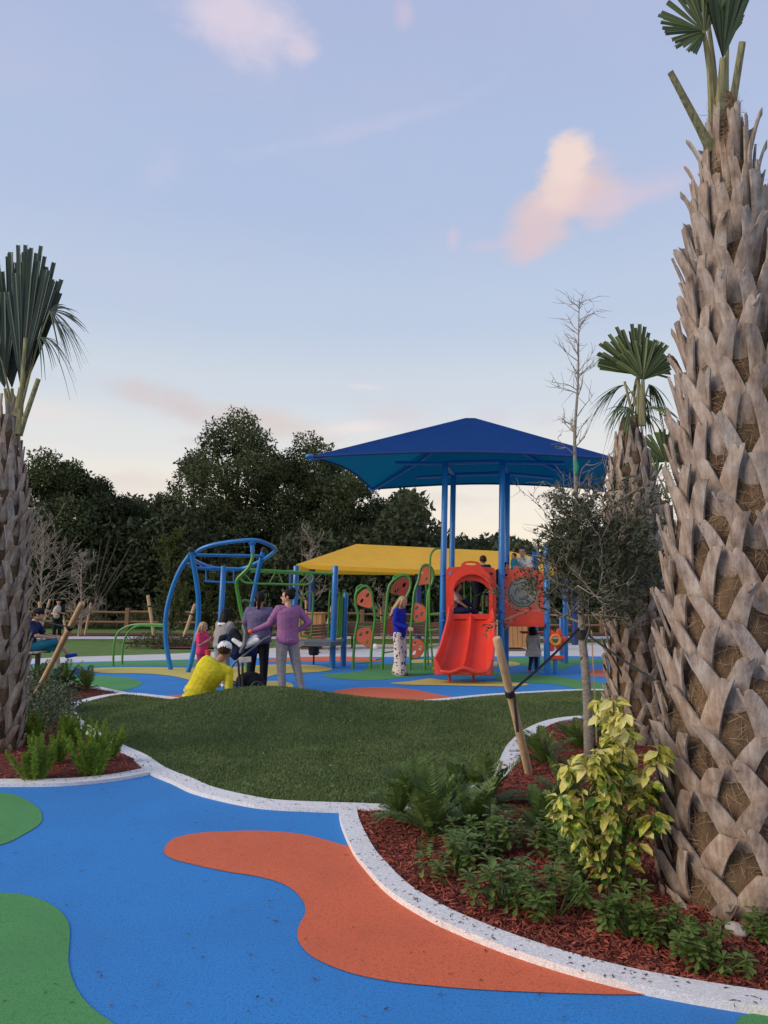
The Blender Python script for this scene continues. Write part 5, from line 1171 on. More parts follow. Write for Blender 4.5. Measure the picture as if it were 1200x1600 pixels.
def foxtail(root, seed, nf=20, H=.42):
    r2 = np.random.default_rng(seed); arr = []; mb = MB()
    for k in range(nf):
        a = r2.uniform(0, 6.28); sp_ = r2.uniform(.02, .5); Lf = H*r2.uniform(.6, 1.1)*(1.05-.25*sp_); d = Vector((math.cos(a)*sp_, math.sin(a)*sp_, 1)).normalized(); b0 = Vector((math.cos(a), math.sin(a), 0))*.05*r2.uniform(.2, 1.6)
        pts = [b0+d*Lf*s-Vector((-math.cos(a), -math.sin(a), .3))*(0.10*Lf*s*s*(1 if sp_ > .3 else .2)) for s in np.linspace(0, 1, 9)]; mb.tube(pts, .004, 4, cap=False)
        n = 300; s = r2.uniform(0.02, 1, n); pa = np.array([list(p) for p in pts]); idx = s*8; i0 = np.minimum(idx.astype(int), 7); fr = (idx-i0)[:, None]; base = pa[i0]*(1-fr)+pa[i0+1]*fr
        o = r2.normal(size=(n, 3)); D = o*.8+np.array(list(d))*1.4; R_ = .038*np.sin(np.pi*np.clip(s*.88+.09, 0, 1))**.7+.004; arr.append(leaf_arrays(base, D, r2.normal(size=(n, 3)), R_*1.4, .0085, 'kite', 0, .1))
    mb.build('stems', m_fox, root); V, Fc = joinarr(arr); npmesh('foliage', V, Fc, m_fox, root)
def shrub(root, seed, H=.5, R=.42, n=900, m=None, leaf=.05):
    r2 = np.random.default_rng(seed); d = r2.normal(size=(n, 3)); d[:, 2] = np.abs(d[:, 2]); d /= np.linalg.norm(d, axis=1, keepdims=True); P0 = d*(r2.uniform(.15, 1, n)**.45)[:, None]*np.array([R, R, H])*(1+.2*np.sin(d[:, :1]*9)*np.sin(d[:, 1:2]*8)); mb = MB()
    for k in range(10): e = P0[k*7 % n]; mb.tube([(0, 0, 0), tuple(e*.5+np.array([0, 0, .03])), tuple(e)], [.006, .004, .002], 5)
    mb.build('stems', m_coon, root); V, Fc = leaf_arrays(P0, d*.6+r2.normal(size=(n, 3))*.7, r2.normal(size=(n, 3))+np.array([0, 0, 1.]), r2.uniform(leaf*.7, leaf*1.2, n), leaf*.42, 'leaf', .2, .15); npmesh('foliage', V, Fc, m or m_shr, root)
def place(maker, seeds, name, cat, group, items, zf):
    protos = []
    for k, (px, py, sc, lab) in enumerate(items):
        g = G(px, py, .05); z = float(zf(np.array([g.x]), np.array([g.y]))[0])-.01
        if k < len(seeds):
            r = thing(name, lab, cat, (0, 0, 0), 0, group); maker(r, seeds[k]); r.location = (g.x, g.y, z); r.scale = (sc,)*3; r.rotation_euler.z = k*1.3; protos.append(r)
        else: copy_tree(protos[k % len(protos)], (g.x, g.y, z), k*2.1, lab, sc)
place(clusia, [1, 2, 3, 4], 'dwarf_shrub', 'shrub', 'glossy dark green dwarf shrubs in the right bed', [
    (712, 1362, 0.84, 'glossy dwarf shrub nearest the white curb bend, leftmost of its kind'), (786, 1408, 0.84, 'glossy dwarf shrub in open mulch, second of the front row'), (868, 1425, 0.80, 'glossy dwarf shrub just left of the thin stems of the yellow shrub'), (992, 1462, 0.76, 'glossy dwarf shrub at the foot of the yellow variegated shrub'),
    (1112, 1505, 0.63, 'low glossy dwarf shrub in front of the largest palm base'), (1196, 1462, 0.50, 'small glossy dwarf shrub at the right picture edge'), (775, 1330, 0.84, 'glossy dwarf shrub in the second row above the front pair'), (870, 1345, 0.92, 'glossy dwarf shrub in the second row left of the yellow shrub'), (722, 1335, 0.67, 'small glossy dwarf shrub tucked between the ferns and the front row'), (920, 1380, 0.84, 'glossy dwarf shrub half under the yellow variegated shrub'), (1050, 1470, 0.55, 'small glossy dwarf shrub left of the pale rock')], RBZ)
place(coontie, [1, 2, 3], 'coontie_fern', 'fern', 'dark arching fern clumps in the right bed', [
    (655, 1262, 0.99, 'arching dark fern clump at the tip of the right bed'), (672, 1305, 0.90, 'arching fern clump lowest of those at the bed tip'), (762, 1258, 1.03, 'arching fern clump left of the leaning stake foot'), (850, 1195, 0.90, 'arching fern clump against the turf curb, left of the grey trunk'), (880, 1255, 0.82, 'arching fern clump just left of the grey trunk foot'), (845, 1300, 0.78, 'arching fern clump behind the glossy shrubs'), (945, 1160, 0.90, 'arching fern clump behind the grey trunk'), (735, 1300, 0.85, 'arching fern clump between the bed tip and the glossy shrubs'), (715, 1240, 0.85, 'arching fern clump touching the turf edge'), (905, 1170, 0.82, 'arching fern clump farthest back beside the curb'), (960, 1230, 0.82, 'arching fern clump behind the yellow shrub'), (622, 1274, .72, 'small fern clump at the very point of the right bed'), (690, 1272, .85, 'fern clump in the middle of the cluster at the bed tip')], RBZ)
place(coontie, [4, 5], 'coontie_fern', 'fern', 'dark arching fern clumps in the left bed', [
    (65, 1082, 1.2, 'arching fern clump at the foot of the bench'), (100, 1078, 1.2, 'arching fern clump by the seated man\'s shoe'), (135, 1080, 1.0, 'arching fern clump at the sharp tip of the left bed'), (20, 1080, 1.1, 'arching fern clump behind the left palm')], LBZ)
place(shrub, [1, 2], 'leafy_shrub', 'shrub', 'grey green leafy shrubs in the left bed', [
    (75, 1130, 1.0, 'leafy shrub beside the foot of the leaning stake'), (62, 1105, 1.0, 'leafy shrub between the palm and the stake foot'), (88, 1108, .8, 'leafy shrub nearest the left curb bend'), (68, 1155, .8, 'leafy shrub right behind the bright foxtail ferns'), (40, 1120, .9, 'leafy shrub touching the left palm trunk')], LBZ)
place(foxtail, [1, 2, 3], 'foxtail_fern', 'fern', 'bright green foxtail ferns in the left bed', [
    (146, 1205, 1.0, 'bright foxtail fern closest to the curb, largest of the group'), (54, 1212, .85, 'bright foxtail fern in front of the left palm base'), (112, 1172, .85, 'bright foxtail fern behind the largest one'), (46, 1165, .75, 'small foxtail fern against the left palm trunk'), (90, 1195, .6, 'small foxtail fern between the two front ones'), (170, 1188, .7, 'foxtail fern leaning over the curb behind the largest one')], LBZ)
# --- variegated shrub
m_var = bpy.data.materials.new('variegated_leaf'); m_var.use_nodes = True; t = m_var.node_tree; t.nodes.clear()
o_ = nn('ShaderNodeOutputMaterial', t); b_ = nn('ShaderNodeBsdfPrincipled', t); b_.inputs['Roughness'].default_value = .5
co = nn('ShaderNodeTexCoord', t); n1 = nn('ShaderNodeTexNoise', t); n1.inputs['Scale'].default_value = 34; n1.inputs['Detail'].default_value = 5; t.links.new(co.outputs['Object'], n1.inputs['Vector'])
ge = nn('ShaderNodeNewGeometry', t); sz = nn('ShaderNodeSeparateXYZ', t); t.links.new(co.outputs['Object'], sz.inputs[0])
f1 = mth('ADD', mth('MULTIPLY', n1.outputs[0], .75, t=t), mth('MULTIPLY', ge.outputs['Random Per Island'], .42, t=t), t=t)
f1 = mth('ADD', f1, mth('MULTIPLY', sz.outputs[2], .26, t=t), t=t)
r_ = nn('ShaderNodeValToRGB', t); els = r_.color_ramp.elements; els[0].position = .51; els[0].color = (.045, .12, .015, 1); els[1].position = .88; els[1].color = (.66, .60, .22, 1); e_ = els.new(.61); e_.color = (.20, .30, .03, 1); e_ = els.new(.68); e_.color = (.56, .52, .06, 1)
t.links.new(f1, r_.inputs[0]); t.links.new(r_.outputs[0], b_.inputs['Base Color']); tr_ = nn('ShaderNodeBsdfTranslucent', t); t.links.new(r_.outputs[0], tr_.inputs[0]); mx_ = nn('ShaderNodeMixShader', t); mx_.inputs[0].default_value = .25
t.links.new(b_.outputs[0], mx_.inputs[1]); t.links.new(tr_.outputs[0], mx_.inputs[2]); t.links.new(mx_.outputs[0], o_.inputs[0])
vb = G(958, 1400, .05); vs_ = thing('variegated_shrub', 'yellow and green variegated shrub on thin stems beside the largest palm', 'shrub', (vb.x, vb.y, .05))
rd = random.Random(4); mb = MB(); arr = []; r2 = np.random.default_rng(4)
for k in range(22):
    tx, tz = rd.choice([(-.22, .46), (-.05, .62), (.10, .60), (.24, .5), (.02, .84), (.0, .95), (-.16, .40), (.26, .66), (.12, .42), (-.24, .56), (.18, .76), (.05, .7), (-.12, .75), (-.18, .66)]); top = Vector((tx+rd.uniform(-.05, .05), rd.uniform(-.22, .22), tz+rd.uniform(-.08, .04)))
    pts = cat_spline([Vector((rd.uniform(-.05, .05), rd.uniform(-.05, .05), -.03)), Vector((top.x*.35, top.y*.4, top.z*.45)), top], 5); mb.tube(pts, [.0055*(1-.5*i/len(pts)) for i in range(len(pts))], 6)
    for i in range(3, len(pts)):
        frac = i/(len(pts)-1)
        n = 13 if frac > .8 else (6 if frac > .45 else 2)
        for j in range(n):
            a = rd.uniform(0, 6.28); D = np.array([[math.cos(a), math.sin(a), rd.uniform(-.9, .35)]]); base = np.array([list(pts[i]+Vector((math.cos(a)*.012, math.sin(a)*.012, rd.uniform(-.03, .02))))])
            L_ = rd.uniform(.042, .088)*(.7+.4*frac); arr.append(leaf_arrays(base, D, np.array([[0, 0, 1.]])+r2.normal(0, .35, (1, 3)), L_, L_*rd.uniform(.48, .62), 'leaf', .35, .12))
mb.build('stems', mat('green_stem', (.10, .09, .03), .8, .2), vs_)
V, Fc = joinarr(arr); V = V + np.array([vb.x, vb.y, .05])*0; o = npmesh('foliage', V+np.array(list(wloc(vs_))), Fc, m_var, vs_)
vs_.children[0].location = (0, 0, 0)
for ch in vs_.children:
    if ch.name.startswith('stems'):
        ch.data.transform(Matrix.Translation(Vector((vb.x, vb.y, .05))))
# rock + ornamental path light base
mb = MB(); rk = G(1152, 1462, .05); bm = bmesh.new(); bmesh.ops.create_icosphere(bm, subdivisions=3, radius=.045)
for v in bm.verts: v.co *= 1+.35*mnoise.noise(v.co*22); v.co.z *= .6
bm.verts.index_update(); mb.add([v.co+Vector((rk.x, rk.y, .075)) for v in bm.verts], [[v.index for v in f.verts] for f in bm.faces]); bm.free()
tag(mb.build('rock', mat('pale_rock', (.42, .38, .33), .9, .2, 20, bump=.5), origin=(rk.x, rk.y, .075)), 'small pale rock lying on the mulch below the largest palm', 'rock')
# distant white globe by the bench
gl = P(586, 1006, 24); mb = MB(); mb.ball((gl.x, 24, .12), .10, 14, 8); tag(mb.build('ball', mat('white_plastic', (.7, .7, .68), .5), origin=(gl.x, 24, .12)), 'white ball on the walkway below the brown bench', 'ball')
# low planting beds round far saplings
def mk_low(root, seed): shrub(root, seed, .45, .8, 700, m_scrub, .09)
place(mk_low, [11], 'low_shrub', 'shrub', 'low olive shrubs round the far saplings', [(232, 1008, 1.0, 'low olive shrub at the foot of the thick far stake'), (262, 1005, 1.0, 'low olive shrub below the leafy green sapling'), (325, 1007, 1.0, 'low olive shrub between the curved leg and the ring'), (290, 1006, .8, 'low olive shrub beside the mulch under the far stake'), (370, 1004, 1.0, 'low olive shrub far behind the group of people')], lambda a, b: a*0)
for k, (px, py, a, b) in enumerate([(295, 1010, 1.3, .9), (235, 1003, 1.2, .7), (100, 992, 2.2, .8)]):
    g = G(px, py); sheet('mulch_patch', [(g.x+a*math.cos(t_*.314), g.y+b*math.sin(t_*.314)) for t_ in range(20)], -.006-.001*k, m_mulch)
# ================================================================== PEOPLE
def cloth(name, c, rough=.85, c2=None, sc=14): return mat(name, c, rough, var=.18, scale=sc, bump=.55, bscale=7, bdist=.03, col2=c2, spec=.2, stretch=(1, 1, 1.8))
m_skin = mat('skin_light', (.48, .27, .19), .55, .08, 6); m_skin2 = mat('skin_tan', (.36, .18, .115), .55, .08, 6)
m_hblk = mat('hair_black', (.007, .005, .005), .6, .4, 30, stretch=(6, 6, 1), spec=.2); m_hbrn = mat('hair_brown', (.05, .026, .016), .6, .4, 30, stretch=(6, 6, 1), spec=.2); m_hbld = mat('hair_blonde', (.30, .19, .085), .55, .35, 30, stretch=(6, 6, 1), col2=(.42, .28, .14))
m_blk = cloth('black_cloth', (.012, .013, .018)); m_navy = cloth('navy_cloth', (.012, .022, .075)); m_eye = mat('eye_dark', (.015, .012, .012), .3, .1); m_lip = mat('lip', (.30, .10, .08), .5, .1)
m_white = cloth('white_cloth', (.68, .68, .68)); m_grycl = cloth('heather_grey_cloth', (.24, .235, .235), c2=(.32, .31, .31))
m_lav = cloth('lavender_cloth', (.13, .11, .21)); m_pur = cloth('mauve_knit', (.29, .125, .28), sc=30); m_yel = cloth('yellow_cloth', (.62, .54, .03)); m_pink = cloth('pink_cloth', (.62, .05, .16)); m_mag = cloth('magenta_cloth', (.34, .025, .10))
m_cobalt = cloth('cobalt_cloth', (.012, .022, .34)); m_lpink = cloth('pale_pink_cloth', (.50, .28, .27)); m_teal = cloth('teal_cloth', (.02, .16, .26)); m_lgrey = cloth('pale_grey_cloth', (.42, .38, .36)); m_sock = cloth('grey_sock', (.35, .36, .38)); m_shoeb = cloth('blue_shoe', (.02, .05, .35)); m_brn = mat('brown_leather', (.07, .025, .02), .5, .2, 8)
m_flor = bpy.data.materials.new('floral_cloth'); m_flor.use_nodes = True; t = m_flor.node_tree; b_ = t.nodes['Principled BSDF']; b_.inputs['Roughness'].default_value = .85
co = nn('ShaderNodeTexCoord', t); vo = nn('ShaderNodeTexVoronoi', t); vo.inputs['Scale'].default_value = 15; nz_ = nn('ShaderNodeTexNoise', t); nz_.inputs['Scale'].default_value = 18; va = nn('ShaderNodeVectorMath', t, operation='ADD')
t.links.new(co.outputs['Object'], nz_.inputs['Vector']); t.links.new(co.outputs['Object'], va.inputs[0]); sc_ = nn('ShaderNodeVectorMath', t, operation='SCALE'); t.links.new(nz_.outputs['Color'], sc_.inputs[0]); sc_.inputs['Scale'].default_value = .08; t.links.new(sc_.outputs[0], va.inputs[1]); t.links.new(va.outputs[0], vo.inputs['Vector'])
rr_ = nn('ShaderNodeValToRGB', t); e = rr_.color_ramp.elements; e[0].position = .30; e[0].color = (.025, .02, .03, 1); e[1].position = .36; e[1].color = (.60, .53, .50, 1); e2 = e.new(.33); e2.color = (.3, .15, .16, 1)
t.links.new(vo.outputs['Distance'], rr_.inputs[0]); t.links.new(rr_.outputs[0], b_.inputs['Base Color'])
TMPC = None
def remesh(mb, name, m, parent, vox=.011, smooth=4, world=False):
    me = bpy.data.meshes.new('tmp'); org = wloc(parent) if world else Vector((0, 0, 0))
    me.from_pydata([tuple(Vector(v)-org) for v in mb.v], [], mb.f); bm = bmesh.new(); bm.from_mesh(me); bmesh.ops.recalc_face_normals(bm, faces=bm.faces); bm.to_mesh(me); bm.free()
    o = bpy.data.objects.new('tmp', me); C.objects.link(o); md = o.modifiers.new('r', 'REMESH'); md.mode = 'VOXEL'; md.voxel_size = vox; md.use_smooth_shade = True
    if smooth: sm = o.modifiers.new('s', 'SMOOTH'); sm.iterations = smooth; sm.factor = .5
    dg = bpy.context.evaluated_depsgraph_get(); me2 = bpy.data.meshes.new_from_object(o.evaluated_get(dg)); bpy.data.objects.remove(o); bpy.data.meshes.remove(me)
    me2.name = name; me2.materials.clear(); me2.materials.append(m); r = bpy.data.objects.new(name, me2); C.objects.link(r); r.parent = parent; return r
def V3(*a): return Vector(a)
def cap(mb, a, b, ra, rb, n=4):
    a, b = Vector(a), Vector(b); mb.tube([a.lerp(b, i/n) for i in range(n+1)], [ra+(rb-ra)*i/n for i in range(n+1)], 12); mb.ball(a, ra, 12, 8); mb.ball(b, rb, 12, 8)
def person(label, loc, rz, H, J=None, top=(None, 'short'), bottom=(None, 'long'), shoes=None, hair=None, skin=None, extra=None, cat='person', build=1.0, head_turn=0, barefoot=False, zbase=0, head_pitch=0, hairstyle='short'):
    """J overrides joints (in units of H, local axes: front = -Y)"""
    root = thing('person', label, cat, (loc[0], loc[1], zbase), rz); skin = skin or m_skin2
    j = dict(head=(0, -.01, .925), neck=(0, .005, .83), chest=(0, 0, .73), waist=(0, .0, .61), pelvis=(0, .005, .52),
             sl=(.105, .0, .805), sr=(-.105, 0, .805), el=(.135, .02, .64), er=(-.135, .02, .64), wl=(.14, -.04, .50), wr=(-.14, -.04, .50),
             hl=(.052, 0, .51), hr=(-.052, 0, .51), kl=(.058, -.015, .285), kr=(-.058, -.015, .285), al=(.06, .015, .048), ar=(-.06, .015, .048), tl=None, tr=None)
    if J: j.update(J)
    j = {k: (Vector(v)*H if v is not None else None) for k, v in j.items()}
    for s in 'lr':
        if j['t'+s] is None: j['t'+s] = j['a'+s]+Vector((.005*(1 if s == 'l' else -1), -.085, -.03))*H
    b = build; side = (j['sl']-j['sr']).normalized(); h_ = H/1.7; kid = H < 1.35; hs = (1.18 if H < 1.35 else 1.0)*(1.12 if H < 1.0 else 1)
    def torso(mb, g, lo=True):
        pts = [j['pelvis']+Vector((0, 0, -.02))*H if lo else j['waist'].lerp(j['pelvis'], .5), j['waist'], j['chest'], j['chest'].lerp(j['neck'], .5), j['neck'].lerp(j['chest'], .12)]
        rad = [(.098*b, .068*b), (.084*b, .058*b), (.098*b, .066*b), (.100*b, .058*b), (.045, .042)] if lo else [(.094*b, .066*b), (.084*b, .058*b), (.098*b, .066*b), (.100*b, .058*b), (.05, .045)]
        q = cat_spline(pts, 4); rr = [tuple(np.interp(i/4, range(5), [r_[k] for r_ in rad])*H+g for k in (0, 1)) for i in range(len(q))]
        mb.tube(q, rr, 18, side=side); mb.ball(q[0], (rr[0][0], rr[0][1]*1.0, .03*H+g), 14, 8); 
        cap(mb, j['sl'].lerp(j['sr'], .06)-Vector((0, 0, .008))*H, j['sr'].lerp(j['sl'], .06)-Vector((0, 0, .008))*H, .032*H+g, .032*H+g)
    body = MB(); torso(body, 0)
    cap(body, j['neck'], j['head']-Vector((0, 0, .03))*H, .034*H, .031*H)
    hr = .062*H*hs; hd = j['head']; R_ = Matrix.Rotation(head_turn, 3, 'Z') @ Matrix.Rotation(head_pitch, 3, 'X')
    def hp(x, y, z): return hd + R_ @ Vector((x*hr, y*hr, z*hr))
    body.ball(hp(0, .08, .18), (hr*.82, hr*.98, hr*.98), 18, 12, R_); body.ball(hp(0, -.12, -.35), (hr*.66, hr*.78, hr*.80), 16, 10, R_)
    body.ball(hp(0, -.98, -.18), (hr*.13, hr*.2, hr*.2), 10, 6, R_); body.ball(hp(0, -.72, -.95), (hr*.22, hr*.2, hr*.16), 10, 6, R_)
    for s_ in (-1, 1): body.ball(hp(.84*s_, .08, -.1), (hr*.10, hr*.2, hr*.28), 10, 8, R_)
    for s in 'lr':
        cap(body, j['s'+s], j['e'+s], .031*H, .024*H); cap(body, j['e'+s], j['w'+s], .024*H, .016*H)
        cap(body, j['h'+s], j['k'+s], .050*H, .033*H); cap(body, j['k'+s], j['a'+s], .033*H, .020*H); m_ = j['k'+s].lerp(j['a'+s], .3); body.ball(m_+Vector((0, .008*H, 0)), (.034*H, .034*H, .06*H), 10, 8)
        cap(body, j['a'+s]-Vector((0, 0, .018))*H, j['t'+s], .021*H, .015*H); body.ball(j['a'+s]+Vector((0, .012, -.024))*H, .021*H, 10, 8)
        # hand: palm, four bent fingers, thumb off the side
        d = (j['w'+s]-j['e'+s]).normalized(); sx_ = d.cross(Vector((0, 1, .2))).normalized(); nv = sx_.cross(d); pc = j['w'+s]+d*.03*H
        body.tube([j['w'+s], pc, j['w'+s]+d*.052*H], [(.016*H, .011*H), (.025*H, .011*H), (.024*H, .009*H)], 10, side=sx_)
        for k in range(4):
            o = sx_*(k-1.5)*.0125*H; L = (.038, .045, .042, .033)[k]*H; p0 = j['w'+s]+d*.05*H+o; p1 = p0+d*L*.5-nv*.003*H; p2 = p1+(d*.7+nv*(.5))*L*.5
            body.tube([p0, p1, p2], [.0062*H, .0055*H, .0045*H], 8)
        cap(body, j['w'+s]+d*.018*H+sx_*.02*H*(1 if s == 'l' else -1), j['w'+s]+d*.05*H+sx_*.036*H*(1 if s == 'l' else -1)+nv*.008*H, .007*H, .0055*H, 2)
    bo = remesh(body, 'body', skin, root, .0085 if H > 1.3 else .0065, 3)
    for s_ in (-1, 1):
        mb = MB(); mb.ball(hp(.33*s_, -.78, .02), (hr*.14, hr*.10, hr*.08), 8, 6, R_); mb.build('eye', m_eye, bo, origin=(0, 0, 0))
    mb = MB(); mb.ball(hp(0, -.86, -.60), (hr*.24, hr*.07, hr*.06), 8, 6, R_); mb.build('mouth', m_lip, bo, origin=(0, 0, 0))
    g = .010*h_+.003
    if top[0]:
        mb = MB(); torso(mb, g+.014*h_); hem = j['pelvis'].lerp(j['waist'], .1); 
        for s in 'lr':
            if top[1] == 'long': cap(mb, j['s'+s], j['e'+s], .036*H+g*.6, .027*H+g*.8); cap(mb, j['e'+s], j['e'+s].lerp(j['w'+s], .93), .027*H+g*.8, .020*H+g*.6)
            elif top[1] == 'short': mid = j['s'+s].lerp(j['e'+s], .72); cap(mb, j['s'+s], mid, .037*H+g*.8, .034*H+g*1.0)
        remesh(mb, 'shirt' if not isinstance(top[1], tuple) else 'top', top[0], root, .010, 4)
    if bottom[0]:
        mb = MB(); wide = bottom[1] == 'wide'
        p0 = j['pelvis']+(j['waist']-j['pelvis'])*.18
        mb.tube([p0, j['pelvis'], j['pelvis']-(j['waist']-j['pelvis']).normalized()*.035*H], [(.090*H*b+g, .064*H*b+g), (.100*H*b+g, .074*H*b+g), (.088*H*b+g, .068*H*b+g)], 16, side=side)
        for s in 'lr':
            end = {'long': .93, 'wide': .99, 'knee': 0, 'short': 0}[bottom[1]]
            if end:
                cap(mb, j['h'+s], j['k'+s], .056*H+g, (.05 if wide else .039)*H+g); cap(mb, j['k'+s], j['k'+s].lerp(j['a'+s], end), (.056 if wide else .039)*H+g, (.075 if wide else .029)*H+g*.8)
            else:
                cap(mb, j['h'+s], j['h'+s].lerp(j['k'+s], .92 if bottom[1] == 'knee' else .6), .056*H+g, .043*H+g)
        if bottom[1] == 'skirt': pass
        remesh(mb, 'trousers' if bottom[1] in ('long', 'wide') else 'shorts', bottom[0], root, .010, 4)
    if shoes:
        for s in 'lr':
            mb = MB(); cap(mb, j['a'+s]+Vector((0, .014, -.020))*H, j['t'+s]+Vector((0, 0, .004))*H, .027*H, .021*H); mb.ball(j['a'+s]-Vector((0, 0, .008))*H, .027*H); remesh(mb, 'shoe', shoes, root, .008, 3)
    if hair:
        mb = MB(); mb.ball(hp(0, .16, .30), (hr*.93, hr*1.05, hr*.98), 16, 10, R_)
        if hairstyle == 'long':
            for k in range(7):
                a = math.radians(-72+24*k); x0 = math.sin(a)*.78; y0 = .15+math.cos(a)*.72; c1_, c2_, c3_ = hp(x0, y0, .1), hp(x0*1.05, y0+.60, -1.9), hp(x0*.85, y0+.95, -4.0+.35*abs(k-3)*.5); cap(mb, c1_, c2_, hr*.36, hr*.34); cap(mb, c2_, c3_, hr*.34, hr*.12)
            cap(mb, hp(-.72, -.2, .5), hp(-.86, .0, -1.5), hr*.22, hr*.12); cap(mb, hp(.72, -.2, .5), hp(.86, .0, -1.5), hr*.22, hr*.12)
        if hairstyle == 'pony': mb.ball(hp(0, 1.05, .3), hr*.34); cap(mb, hp(0, 1.1, .2), hp(.05, 1.15, -1.0), hr*.42, hr*.34); cap(mb, hp(.05, 1.15, -1.0), hp(.1, .95, -1.9), hr*.34, hr*.12)
        if hairstyle == 'bun': mb.ball(hp(0, .75, 1.1), hr*.42); mb.ball(hp(.1, 1.0, .9), hr*.3)
        if hairstyle == 'bob':
            for k in range(7):
                a = math.radians(-80+26.7*k); cap(mb, hp(math.sin(a)*.8, .15+math.cos(a)*.75, .1), hp(math.sin(a)*.9, .15+math.cos(a)*.8, -1.1), hr*.34, hr*.2)
        # cut the face free: keep only what lies behind / above the hairline
        o = remesh(mb, 'hair', hair, root, .0085, 3); bm = bmesh.new(); bm.from_mesh(o.data); Ri = R_.inverted()
        kill = []
        for v in bm.verts:
            q = Ri @ (v.co-hd)/hr
            if q.y < -.42 and q.z < .62 and abs(q.x) < .72: kill.append(v)
        bmesh.ops.delete(bm, geom=kill, context='VERTS'); bm.to_mesh(o.data); bm.free()
    if extra: extra(root, j, hp, R_, hr, H)
    return root, j, hp, R_, hr
def gxy(px, py): g = G(px, py); return (g.x, g.y)
# 1 woman in lavender T-shirt, seen from behind
def ex1(root, j, hp, R_, hr, H): pass
person('woman in a lavender T-shirt and black trousers with a dark ponytail, seen from behind', gxy(402, 1079), math.radians(184), 1.66,
    dict(al=(.075, .02, .048), ar=(-.06, .0, .048), kl=(.068, -.02, .285), el=(.15, .0, .65), er=(-.15, .0, .65), wl=(.10, -.12, .56), wr=(-.10, -.12, .56)),
    (m_lav, 'short'), (m_blk, 'long'), m_blk, m_hblk, m_skin2, build=1.22, hairstyle='pony')
# 2 woman in mauve sweater
fz = gxy(447, 1085)
pu = person('woman in a mauve sweater and grey sweatpants with one hand on her hip', fz, math.radians(-148), 1.70,
    dict(sl=(.095, -.01, .805), er=(-.20, .06, .675), wr=(-.115, .0, .60), el=(.17, -.06, .66), wl=(.30, -.13, .595), ar=(-.15, .03, .048), kr=(-.10, .0, .285), al=(.03, -.02, .048), kl=(.045, -.03, .285)),
    (m_pur, 'long'), (m_grycl, 'long'), m_white, m_hblk, m_skin, build=1.05, head_turn=math.radians(58), hairstyle='bun')
m_ball = mat('orange_ball', (.85, .12, .03), .4, .05)
b0 = P(391, 987, fz[1]-.2); mb = MB(); mb.ball(b0, .038, 16, 10); tag(mb.build('toy_ball', m_ball, origin=b0), 'small bright orange ball held over the stroller handle', 'ball')
# 3 man in yellow leaning back on the mound
yx, yy3 = P(312, 1084, 10.9).x, 10.9; zb = float(turf_z(np.array([yx]), np.array([yy3]))[0])
def ex3(root, j, hp, R_, hr, H):
    mb = MB(); mb.ball(hp(0, .1, .42), (hr*.97, hr*1.08, hr*.86), 18, 12, R_); o = remesh(mb, 'cap', m_white, root, .008, 2); bm = bmesh.new(); bm.from_mesh(o.data); Ri = R_.inverted()
    bmesh.ops.delete(bm, geom=[v for v in bm.verts if (Ri @ (v.co-hd0(j)))[2]/hr < .12], context='VERTS'); bm.to_mesh(o.data); bm.free()
    mb = MB(); mb.tube([hp(-.6, -.9, .25), hp(0, -1.05, .28), hp(.6, -.9, .25)], [(hr*.05, hr*.3), (hr*.06, hr*.75), (hr*.05, hr*.3)], 10, side=R_ @ Vector((0, 0, 1))); mb.build('visor', m_white, o, origin=(0, 0, 0))
    mb = MB(); mb.tube([hp(.40*math.cos(a), 1.13, .28+.20*math.sin(a)) for a in np.linspace(0, 3.14, 9)], hr*.05, 6); mb.build('strap_edge', m_blk, o, origin=(0, 0, 0))
def hd0(j): return j['head']
person('man in a yellow long-sleeved shirt and white cap, reclining on one arm behind the mound', (yx, yy3), math.radians(180), 1.78,
    dict(pelvis=(.02, 0, .085), waist=(-.03, .02, .165), chest=(-.085, .04, .26), neck=(-.15, .02, .345), head=(-.19, -.01, .43), sr=(-.235, .03, .265), sl=(-.055, .03, .355), er=(-.245, .06, .13), wr=(-.235, .03, .02), el=(-.02, -.10, .27), wl=(-.10, -.20, .22),
         hl=(.06, -.02, .08), hr=(-.03, -.03, .075), kl=(.10, -.22, .14), kr=(-.02, -.24, .12), al=(.10, -.42, .04), ar=(-.02, -.44, .04)),
    (m_yel, 'long'), (m_lgrey, 'long'), m_blk, m_hbrn, m_skin2, ex3, build=1.12, zbase=zb-.02, hairstyle='short')
# 4 little girl in pink
def ex4(root, j, hp, R_, hr, H): pass
person('small girl with long light hair in a pink T-shirt and magenta shorts', gxy(314, 1068), math.radians(70), 1.10,
    dict(wl=(.06, -.13, .66), el=(.12, -.03, .64), wr=(-.06, -.12, .70), er=(-.12, -.03, .64)), (m_pink, 'short'), (m_mag, 'knee'), m_white, m_hbld, m_skin, build=1.15, hairstyle='long', head_pitch=.1)
rc_ = P(325, 1023, 13.6); mb = MB(); mb.tube([rc_+Vector((0, 0, -.07)), rc_+Vector((0, 0, .07))], [.04, .055], 14); mb.tube([rc_+Vector((0, 0, .07)), rc_+Vector((0, 0, .082))], [.058, .058], 14); tag(mb.build('drink_cup', mat('red_cup', (.65, .06, .03), .4, .1), origin=rc_), 'small red cup held between the pink girl and the girl in grey', 'cup')
